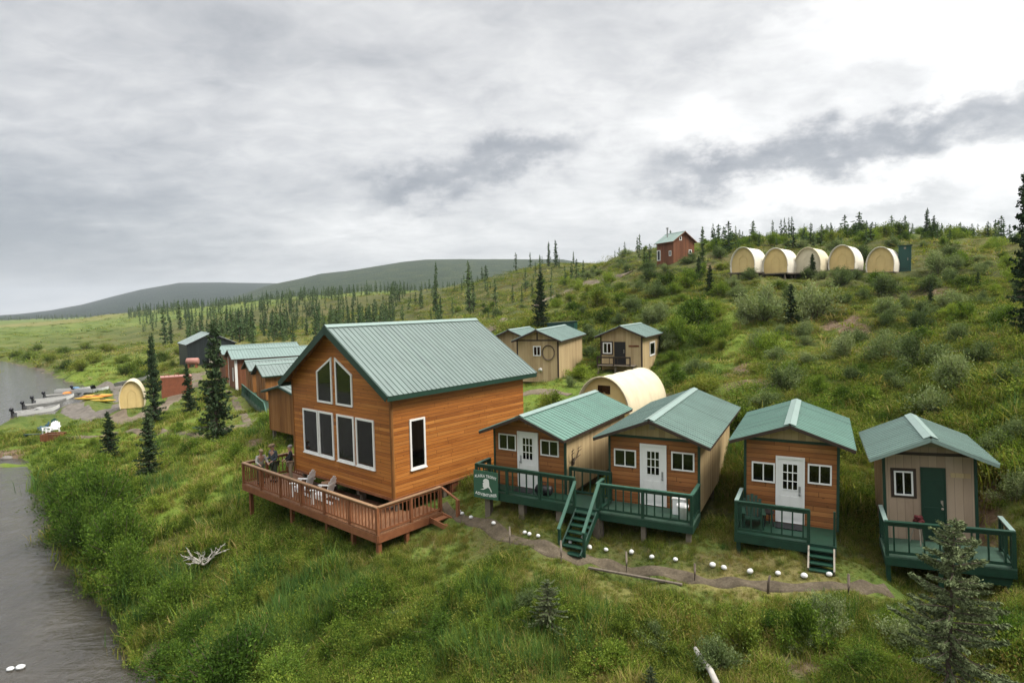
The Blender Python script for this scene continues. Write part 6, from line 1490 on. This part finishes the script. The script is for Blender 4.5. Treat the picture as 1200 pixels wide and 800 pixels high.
def ground_cover():
    rs = np.random.RandomState(21)
    P_g = proto_coll('grass_tuft', [quads_mesh('grass_tuft', [(t[0], M['grass'], t[1])]) for t in [tuft(s, 30, .46, .13, .011, .9) for s in (1, 2, 3, 4)]])
    P_h = proto_coll('horsetail_tuft', [quads_mesh('horsetail_tuft', [(t[0], M['horsetail'], t[1])]) for t in [tuft(s, 46, .72, .17, .008, .5) for s in (5, 6, 7)]])
    P_d = proto_coll('straw_tuft', [quads_mesh('straw_tuft', [(t[0], M['drygrass'], t[1])]) for t in [tuft(s, 20, .38, .13, .009, 1.1) for s in (8, 9, 10)]])
    P_b = proto_coll('leafy_clump', [quads_mesh('leafy_clump', [(t[0], M['brush'], t[1])]) for t in [clump(s, 420, .42, .40, .046) for s in (11, 12, 13, 14)]])
    P_m = proto_coll('heath_clump', [quads_mesh('heath_clump', [(t[0], M['moss'], t[1])]) for t in [clump(s, 420, .5, .24, .042, .6) for s in (15, 16, 17)]])
    P_a = proto_coll('alder_clump', [quads_mesh('alder_clump', [(t[0], M['alder'], t[1])]) for t in [clump(s, 460, .45, .50, .048) for s in (18, 19, 20)]])
    # candidates: density thins with distance, size grows with it
    def cand(n, r0, r1, p, a0=-.84, a1=.88):
        u = rs.uniform(0, 1, n); r = (r0 ** p + u * (r1 ** p - r0 ** p)) ** (1 / p); a = rs.uniform(a0, a1, n); return r * np.sin(a), r * np.cos(a), r
    sets = [cand(50000, 9.5, 30, .9), cand(33000, 30, 80, .7), cand(16000, 80, 260, .35), cand(5000, 260, 900, .3)]
    x = np.concatenate([s[0] for s in sets]); y = np.concatenate([s[1] for s in sets]); r = np.concatenate([s[2] for s in sets])
    sd = np.full(x.shape, 50.0); k = r < 400; sd[k] = river_sd(x[k], y[k]); keep = (sd > .5 * np.clip(r / 40, .6, 3)) & ~in_foot(x, y, .05)
    pd = path_dist(x, y); keep &= pd > np.where(r < 40, -.02, .25) + rs.uniform(0, .25, len(x)) * np.clip(r / 30, .5, 3)
    dirt = zone_w('dirt', x, y) + wn(x, y, 2.2, 5) * .16; keep &= (dirt < .45) | (rs.uniform(size=len(x)) < .12)
    x, y, r, pd = x[keep], y[keep], r[keep], pd[keep]; n = len(x)
    px_ = 600 + F * x / y; sh = shortness(x, y); lush = zone_w('lush', x, y); dry = zone_w('dry', x, y); heath = zone_w('heath', x, y)
    n1 = wn(x, y, 9, 1); n2 = wn(x, y, 4, 2); n3 = wn(x, y, 16, 3); rnd = rs.uniform(0, 1, n)
    px = 600 + F * x / y
    left = 1 / (1 + np.exp((px - 560) / 60))        # the slope below the lodge
    w_h = np.clip((n1 - .15) * 1.6, 0, 1) * .9 * (r < 60) * (.35 + .65 * left) * (1 - heath)
    hill = 1 / (1 + np.exp(-(y - 24 - .25 * np.abs(x)) / 3)) * (px > 700) + heath
    w_d = np.clip(dry * .8 + np.clip(n2 - .55, 0, 1) * .5, 0, .85) * (1 - lush * .7)
    w_m = np.clip(hill * .55 + np.clip(n3, 0, 1) * .1, 0, .75) * (1 - lush * .8)
    w_b = np.clip(.12 + n2 * .25 + hill * .15, 0.02, .6) * (1 - sh) * (1 - dry * .6) * (1 - lush * .6)
    w_a = np.clip(n3 * .5 + .05 + .2 * left, 0, .5) * (1 - sh) * (1 - heath * .7) * (1 - lush * .5)
    w_g = .75 + lush * .8
    w_m = w_m + sh * .35 * (y < 26); w_d = w_d + sh * .30 * (y < 26)
    W = np.stack([w_g, w_h, w_d, w_b, w_m, w_a]); W = W / W.sum(0); cum = np.cumsum(W, 0); typ = (rnd[None] > cum).sum(0)
    s = np.clip((r / 17) ** .72, .8, 14) * rs.uniform(.7, 1.35, n) * (1 - .62 * sh) * np.clip(.55 + pd * .5, .45, 1)
    s *= np.where(lush > .4, .75, 1) * np.clip(.80 + .38 * wn(x, y, 3.2, 8) + .34 * wn(x, y, 1.5, 9), .35, 1.7)
    zs = np.clip((r / 22) ** -.62, .16, 1.0) * (1 - .38 * np.clip(1 / (1 + np.exp(-(y - 26) / 3)) * (px_ > 640), 0, 1))
    def put(i, name, label, cat, coll, nv, mul=1.0, zm=1.0):
        m = typ == i; stuff(name, label, cat, coll, nv, x[m], y[m], s[m] * mul, zm * zs[m], .02, .12, 30 + i)
    put(0, 'tall_grass', 'tall green and yellowish grass covering the slopes and meadows', 'grass', P_g, 4, 1.1); put(1, 'horsetail', 'feathery blue green horsetail patches in the grass', 'horsetail', P_h, 3, 1.05); put(2, 'straw_grass', 'straw coloured dry grass among the green', 'grass', P_d, 3)
    put(3, 'low_brush', 'low leafy brush growing through the grass', 'brush', P_b, 4, .95); put(4, 'heath', 'low olive heath covering the hillside', 'heath', P_m, 3, 1.1); put(5, 'leafy_undergrowth', 'bright green leafy undergrowth on the river slope', 'undergrowth', P_a, 3, .95)
ground_cover()

# ------------------------------------------------------------------ shrubs that can be told apart
class Kit:
    def __init__(s, meshes): s.m = meshes; s.i = 0
    def next(s): s.i += 1; return s.m[s.i % len(s.m)]
def shrub_kit(name, mat, seeds, nleaf, leaf, **k):
    out = []
    for sd in seeds:
        q, rr, sq = shrub(sd, nleaf, leaf, **k)
        out.append((quads_mesh(name + '_foliage', [(q, M[mat], rr)]), quads_mesh(name + '_stems', [(sq, M['stem'], np.zeros(len(sq)))])))
    return Kit(out)
K_willow = shrub_kit('willow', 'willow', (1, 2, 3, 4, 5), 5200, .095, stems=24, spread=.115)
K_green = shrub_kit('alder', 'alder', (6, 7, 8, 9), 5200, .095, stems=24, spread=.115)
K_near = shrub_kit('bank_alder', 'bank_leaf', (10, 11, 12, 13), 11000, .072, stems=44, spread=.12)
K_dark = shrub_kit('dark_brush', 'brush', (14, 15, 16), 3600, .11, stems=20, spread=.12)
def plant(kit, name, label, cat, p, R, H, group=None, sink=.06):
    f, st = kit.next(); t = thing(name, label, cat, (p[0], p[1], p[2] - sink * R), RND.uniform(0, 6.28), group); t.scale = (R, R, H)
    inst('foliage', f, t); inst('stems', st, t); return t
PLANTED = []
def bush(kit, px, py, wpx, hratio, label, group, name='willow_shrub', cat='shrub'):
    p = on_ground(px, py)
    if not p: return
    if kit is K_near and px < 175:
        for _ in range(30):
            if river_sd(np.array([p[0]]), np.array([p[1]]))[0] > 1.5: break
            px += 3; p = on_ground(px, py)
        hratio *= 1.25
    R = wpx * p[1] / F / 2 * (1.22 if kit is not K_near else 1.2); plant(kit, name, label, cat, p, R, R * hratio, group); PLANTED.append((p[0], p[1], R))
def shrubs():
    g = 'willow shrubs on the hillside below the tents'
    top = 'grey green willow shrub close under the row of dome tents on the hill'
    mid = 'grey green willow shrub midway up the hillside between the cabins and the tents'
    low = 'grey green willow shrub low on the slope behind the third and fourth cabins'
    wst = 'green rounded shrub on the slope below the red brown hill house'
    for px, py, w in ((1034, 347, 34), (989, 333, 26), (981, 323, 14), (880, 327, 18), (947, 326, 18), (1099, 320, 34), (1112, 332, 22), (860, 335, 16), (965, 327, 14), (1004, 327, 16), (1120, 318, 26), (1150, 322, 20)): bush(K_willow, px, py, w, 1.0, top, g)
    for px, py, w in ((896, 375, 52), (876, 378, 34), (955, 375, 56), (944, 398, 28), (1040, 384, 26), (1085, 372, 26), (1125, 405, 34), (990, 358, 20), (1062, 362, 22), (925, 352, 22), (1150, 360, 24), (1012, 352, 18), (866, 352, 24), (1170, 380, 26)): bush(K_willow, px, py, w, 1.05, mid, g)
    for px, py, w in ((1036, 424, 44), (1077, 430, 54), (1121, 458, 58), (1092, 492, 54), (961, 460, 28), (1185, 520, 40), (1036, 500, 24), (1168, 535, 44), (1050, 455, 30), (990, 470, 26), (1150, 425, 34), (1185, 455, 40), (1020, 470, 22), (925, 440, 24), (1000, 520, 26), (1190, 585, 46), (1010, 440, 22)): bush(K_willow if w > 28 else K_green, px, py, w, 1.0, low, g)
    for px, py, w in ((700, 357, 30), (750, 341, 16), (770, 347, 26), (790, 344, 18), (760, 330, 22), (742, 365, 26), (710, 378, 26), (760, 382, 30), (775, 373, 26), (807, 336, 28), (815, 382, 44), (828, 402, 34), (725, 380, 18), (690, 343, 14), (845, 345, 22), (838, 372, 26), (795, 398, 36), (850, 395, 26), (775, 405, 30), (735, 318, 12), (780, 318, 12), (822, 322, 18)): bush(K_green if px > 780 else K_dark if px < 720 else K_willow, px, py, w, 1.0, wst, g, 'rounded_shrub')
    # river bank alders
    g = 'bushes on the river bank'
    bank = 'leafy green bush on the near river bank, overhanging the water'
    for px, py, w, hr in ((68, 632, 66, 1.05), (98, 622, 80, 1.05), (112, 598, 66, .95), (90, 662, 72, 1.05), (118, 690, 62, 1.0), (75, 592, 50, .9), (128, 650, 58, .9), (140, 725, 58, .95), (162, 752, 46, .8), (105, 640, 56, 1.1)): bush(K_near, px, py, w, hr, bank, g, 'alder_bush', 'bush')
    for px, py, w, hr, lab in ((272, 812, 118, .85, 'bright green leafy bush at the bottom edge beside the river slope'), (205, 790, 70, .8, 'low bush left of the bottom edge bush, near the rocks'), (232, 745, 60, .7, 'small dull green bush on the slope below the white snag'), (168, 700, 54, .7, 'small bush on the slope just inland of the bank bushes'), (330, 800, 80, .65, 'loose green bush right of the bottom edge bush'),
                               (425, 712, 56, .7, 'low leafy bush in the grass below the deck corner post'), (300, 700, 54, .6, 'low bush in the horsetail below the middle of the deck'), (520, 742, 56, .6, 'low leafy bush in the middle of the foreground grass'), (905, 735, 52, .55, 'low bush in the foreground grass below the third cabin'), (1180, 760, 80, .8, 'bush at the lower right corner beside the foreground spruce'), (1010, 790, 70, .6, 'low bush at the bottom edge left of the foreground spruce')): bush(K_near, px, py, w, hr, lab, 'bushes in the foreground grass', 'leafy_bush', 'bush')
    g = 'bushes on the meadow and flats'
    flat = 'dark green bush on the meadow between the spruces and the landing'
    for px, py, w in ((75, 552, 34), (120, 548, 26), (145, 610, 30), (225, 530, 24), (205, 523, 20), (110, 523, 16), (235, 505, 26), (275, 540, 34), (310, 500, 26), (330, 510, 34), (60, 560, 24), (160, 575, 26), (185, 600, 30), (285, 455, 18), (210, 505, 18)): bush(K_green, px, py, w, .9, flat, g, 'meadow_bush', 'bush')
    far = 'dark green bush on the flats along the river beyond the landing'
    for px, py, w in ((150, 440, 26), (165, 432, 26), (178, 440, 26), (190, 424, 22), (145, 424, 18), (165, 445, 22), (95, 434, 24), (80, 431, 20), (110, 425, 22), (60, 425, 20), (35, 421, 18), (125, 412, 18), (100, 410, 16), (200, 432, 20), (210, 415, 16), (45, 412, 16), (75, 414, 16), (20, 419, 16), (185, 452, 18), (215, 440, 16)): bush(K_dark, px, py, w, .75, far, g, 'flats_bush', 'bush')
    crest = 'dark green shrub on the hill skyline among the small spruces'
    rs = random.Random(12)
    for k in range(46):
        px = rs.uniform(838, 1198); Y = rs.uniform(98, 116); a_ = ray(px, 300)[0]; p = (a_ * Y, Y, g1(a_ * Y, Y)); R = rs.uniform(1.0, 2.2); plant(rs.choice((K_dark, K_green)), 'skyline_shrub', crest, 'shrub', p, R, R * rs.uniform(.7, 1.1), 'shrubs on the hill skyline')
    slope = 'small leafy bush in the tall grass between the lodge deck and the river'
    frt = 'small leafy bush in the tall grass of the foreground below the footpath'
    rs = random.Random(31); n = 0; tries = 0
    while n < 64 and tries < 3000:
        tries += 1; px = rs.uniform(150, 1190); py = rs.uniform(565, 800); p = on_ground(px, py)
        if not p or p[1] > 34: continue
        xx, yy = np.array([p[0]]), np.array([p[1]]); R = rs.uniform(.30, .72)
        if river_sd(xx, yy)[0] < R or path_dist(xx, yy)[0] < R + .5 or in_foot(xx, yy, 1.2)[0] or shortness(xx, yy)[0] > .35: continue
        lx, ly = p[0] - LODGE_LOC[0], p[1] - LODGE_LOC[1]; c_, s_ = math.cos(LODGE_RZ), math.sin(LODGE_RZ); u_, v_ = lx * c_ + ly * s_, -lx * s_ + ly * c_
        if -6.2 < u_ < 5.6 and -2.4 < v_ < 9: continue
        plant(rs.choice((K_green, K_dark, K_green, K_willow)) if px > 420 else rs.choice((K_green, K_dark)), 'leafy_bush', slope if px < 440 else frt, 'bush', p, R, R * rs.uniform(.8, 1.25), 'small bushes in the tall grass'); PLANTED.append((p[0], p[1], R)); n += 1
    # fill: shrubs wherever the slope leaves room
    rs = random.Random(5); tries = 0; n = 0
    labs = ('low shrub scattered in the heath of the upper hillside', 'low shrub in the heath of the long slope left of the dirt road', 'low shrub in the grass of the lower slope behind the cabins')
    while n < 135 and tries < 5000:
        tries += 1; px = rs.uniform(470, 1195); py = rs.uniform(285, 520); p = on_ground(px, py)
        if not p or p[1] > 190 or p[1] < 22 or (px < 640 and py > 375): continue
        R = rs.uniform(.5, 1.3) * (1 + .004 * p[1])
        if any((p[0] - a) ** 2 + (p[1] - b) ** 2 < (R + c) ** 2 * 1.1 for a, b, c in PLANTED): continue
        xx, yy = np.array([p[0]]), np.array([p[1]])
        if in_foot(xx, yy, R * .8)[0] or path_dist(xx, yy)[0] < R + .3 or zone_w('dirt', xx, yy)[0] > .5: continue
        lab = labs[1] if px < 700 else labs[0] if p[1] > 50 else labs[2]
        plant(rs.choice((K_willow, K_green, K_dark, K_willow)), 'heath_shrub', lab, 'shrub', p, R, R * rs.uniform(.7, 1.05), 'small shrubs scattered over the slopes'); PLANTED.append((p[0], p[1], R)); n += 1
shrubs()

# ------------------------------------------------------------------ spruces
def spruce_kit(seeds, needle_mat, bark='bark', **k):
    out = []
    for sd in seeds:
        q, rr, sq = spruce(sd, **k); out.append((quads_mesh('spruce_crown', [(q, M[needle_mat], np.clip(rr, 0, 1))]), quads_mesh('spruce_trunk', [(sq, M[bark], np.zeros(len(sq)))])))
    return Kit(out)
S_near = spruce_kit((1, 2, 3, 4), 'needle', whorls=46, per=6, nq=34, R=.155, needle=.030, ragged=.42, open_=.08)
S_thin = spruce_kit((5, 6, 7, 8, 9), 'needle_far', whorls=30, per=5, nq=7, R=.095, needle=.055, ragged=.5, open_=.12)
S_fore = spruce_kit((15, 16), 'needle_blue', whorls=32, per=6, nq=300, R=.30, needle=.021, ragged=.5, open_=.16)
def tree(kit, label, p, H, fat=1.0, group=None, name='spruce_tree', cat='tree', z0=None):
    c, t_ = kit.next(); t = thing(name, label, cat, (p[0], p[1], p[2] - .05), RND.uniform(0, 6.28), group); t.scale = (H * fat, H * fat, H)
    t.rotation_euler = (RND.gauss(0, .02), RND.gauss(0, .02), RND.uniform(0, 6.28))
    inst('crown', c, t); inst('trunk', t_, t); return t
FARMESH = []
def far_tree_meshes(coll=False):
    out = []
    for sd in (31, 32, 33, 34, 35, 36):
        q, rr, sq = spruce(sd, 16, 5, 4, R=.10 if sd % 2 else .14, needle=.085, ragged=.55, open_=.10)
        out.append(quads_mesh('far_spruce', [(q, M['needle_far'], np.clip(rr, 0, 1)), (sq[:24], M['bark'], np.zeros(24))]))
    return out
def trees():
    near = [(175.5, 559, 480, 1.15, 'dark spruce standing alone on the slope left of the deck, tallest of the left pair'), (130, 537, 480, 1.2, 'shorter dark spruce left of its taller neighbour on the slope by the landing'), (254, 519, 374, .85, 'tallest dark spruce, standing before the landing cabins and the barn'), (223, 484, 425, .9, 'slender spruce between the rust red container and the tallest spruce'), (182, 497, 392, .62, 'narrow spruce right of the canvas shelter'),
            (633, 386, 318, 1.0, 'dark spruce by the dirt road above the tan cabin roof'), (550.7, 368, 307, .75, 'tall thin spruce on the long slope above the lodge ridge'), (569.7, 329, 311, 1.5, 'bushy dark spruce on the skyline of the long slope'), (511, 372, 308, .5, 'thin bare spruce left of the tall one above the lodge ridge'),
            (643, 312, 284, .8, 'left tree of the tall skyline pair above the dirt road'), (652, 312, 282, .9, 'right tree of the tall skyline pair above the dirt road'), (633, 320, 299, .9, 'shorter spruce beside the tall skyline pair'), (672, 310, 295, .9, 'small lone spruce on the skyline right of the tall pair'), (823.7, 312, 267, .9, 'dark spruce right of the red brown hill house'), (831.7, 342, 310, 1.2, 'spruce below the hill house, left of the first dome tent'), (818.7, 330, 300, 1.2, 'small spruce just below the hill house'),
            (951.5, 324, 297, 1.3, 'small spruce in front of the middle dome tent'), (928, 380, 332, 1.3, 'dark spruce among the willows midway up the hillside'), (1084.8, 280, 245, 1.0, 'tallest spruce on the hill skyline, above the outhouse'), (1094, 280, 253, 1.2, 'second tallest skyline spruce beside the tallest one above the outhouse'), (1090, 357, 331, 1.0, 'small spruce on the slope right of the wooden platform'), (1145, 339, 318, 1.3, 'small spruce on the upper right slope'), (1176, 280, 256, .35, 'bare thin snag like spruce on the right skyline'),
            (194, 405, 360, .8, 'left tree of the spruce group beyond the canvas shelter'), (201, 405, 371, .8, 'middle tree of the spruce group beyond the canvas shelter'), (181, 435, 390, .8, 'nearest tree of the spruce group beyond the canvas shelter'), (212, 386, 352, .9, 'far tree of the spruce group left of the barn'), (297, 405, 382, 1.0, 'small spruce in the field behind the landing cabins'), (344, 404, 372, .8, 'spruce at the near edge of the forest left of the lodge roof')]
    for px, py, top, fat, lab in near:
        p = on_ground(px, py)
        if not p: print('no ground for', px, py); continue
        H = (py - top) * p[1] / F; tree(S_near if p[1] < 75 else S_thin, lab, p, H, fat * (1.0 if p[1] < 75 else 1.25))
    # right edge: tall narrow spruce half out of the picture
    p = at_y(1208, 398, 29.5); tree(S_near, 'tall dark narrow spruce cut by the right edge of the picture', (p[0], p[1], g1(p[0], p[1])), 8.1, .62)
    # foreground trees
    p = at_y(1103, 820, 11.3); z = g1(p[0], p[1]); top = at_y(1120, 612, 11.3)[2]; tree(S_fore, 'sparse blue green spruce in the right foreground before the fourth cabin', (p[0] + .12, p[1], z), top - z + .1, 1.0)
    for px, py, top, lab in ((641.7, 742, 672, 'blue green spruce sapling in the foreground grass below the green stair'), (762, 812, 775, 'small spruce sapling at the bottom edge left of the pale log')):
        p = on_ground(px, py); tree(S_fore, lab, p, (py - top) * p[1] / F, 1.25, 'spruce saplings in the foreground grass')
    # skyline and hill trees, then the forest beyond the lodge: single small meshes
    fm = far_tree_meshes(); rs = random.Random(9)
    def small(p, H, fat, label, group, i):
        o = bpy.data.objects.new('distant_spruce', fm[i % len(fm)]); COL.objects.link(o); o.location = (p[0], p[1], p[2] - .1); o.scale = (H * fat, H * fat, H); o.rotation_euler = (0, 0, rs.uniform(0, 6.28)); tag(o, label, 'tree', group)
    n = 0; lab = 'small dark spruce among those lining the hill skyline above the dome tents'
    for k in range(150):
        px = rs.uniform(835, 1200); Y = rs.uniform(94, 122); a = ray(px, 300)[0]; p = (a * Y, Y, g1(a * Y, Y)); small(p, rs.choice((1.2, 1.5, 1.8, 2.2, 2.6, 3.2, 4.2)) * rs.uniform(.8, 1.1), rs.uniform(1.2, 2.0), lab, 'spruces on the hill skyline', k)
    for px, y0 in ((883, 258), (905, 258), (915, 257), (919, 255), (924, 255), (1006, 259), (942, 262), (968, 264), (1040, 262), (1064, 263), (1120, 263), (1145, 262), (1160, 262), (850, 268), (862, 264), (990, 266)):
        Y = 112; a = ray(px, 300)[0]; z = g1(a * Y, Y); H = at_y(px, y0, Y)[2] - z; small((a * Y, Y, z), max(H, 2.5), .8, lab, 'spruces on the hill skyline', int(px))
    lab2 = 'thin spruce scattered along the long slope between the forest and the hill house'
    for k in range(46):
        px = rs.uniform(470, 800); Y = rs.uniform(110, 270); a = ray(px, 330)[0]
        if path_dist(np.array([a * Y]), np.array([Y]))[0] < 1: continue
        small((a * Y, Y, g1(a * Y, Y)), rs.uniform(2.0, 5.5), rs.uniform(.8, 1.3), lab2, 'spruces on the long slope', k)
    # forest: nearest trees singly, the rest as one mass
    pts = []
    while len(pts) < 720:
        px = rs.gauss(350, 150); Y = 140 * math.exp(rs.uniform(0, 1.0) ** 1.3 * 1.75)
        if not 158 < px < 640: continue
        if px < 215 and Y < 260: continue
        if px > 470 and rs.random() < .6: continue
        cl = math.sin(px * .045 + Y * .012) + math.sin(px * .11 - Y * .02)
        if cl < -.6 and rs.random() < .75: continue
        a = ray(px, 370)[0]; pts.append((Y, a * Y, px))
    pts.sort(); ind = pts[:105]; rest = pts[105:]
    lab3 = 'tall dark spruce at the near edge of the forest beyond the lodge'
    for k, (Y, X, px) in enumerate(ind): small((X, Y, g1(X, Y)), rs.uniform(3.6, 8.2) * (.75 if px < 220 else 1), rs.uniform(.7, 1.1), lab3, 'spruces of the forest edge', k)
    co_ = proto_coll('forest_spruce', fm); X = np.array([p[1] for p in rest]); Y = np.array([p[0] for p in rest]); H = np.array([rs.uniform(3.2, 7.5) for p in rest])
    # a far belt of forest fading towards the hills
    r2 = np.random.RandomState(4); pxs = r2.uniform(-20, 640, 2600); Ys = 480 * np.exp(r2.uniform(0, 1.35, 2600)); keep = (pxs > 150) | (Ys > 1050); pxs, Ys = pxs[keep], Ys[keep]; a = np.array([ray(q, 365)[0] for q in pxs])
    X = np.concatenate([X, a * Ys]); Y = np.concatenate([Y, Ys]); H = np.concatenate([H, r2.uniform(5, 10, len(Ys))])
    stuff('forest', 'dark spruce forest stretching away behind the lodge to the foot of the hills', 'forest', co_, len(fm), X, Y, H, None, .01, .01, 77)
trees()
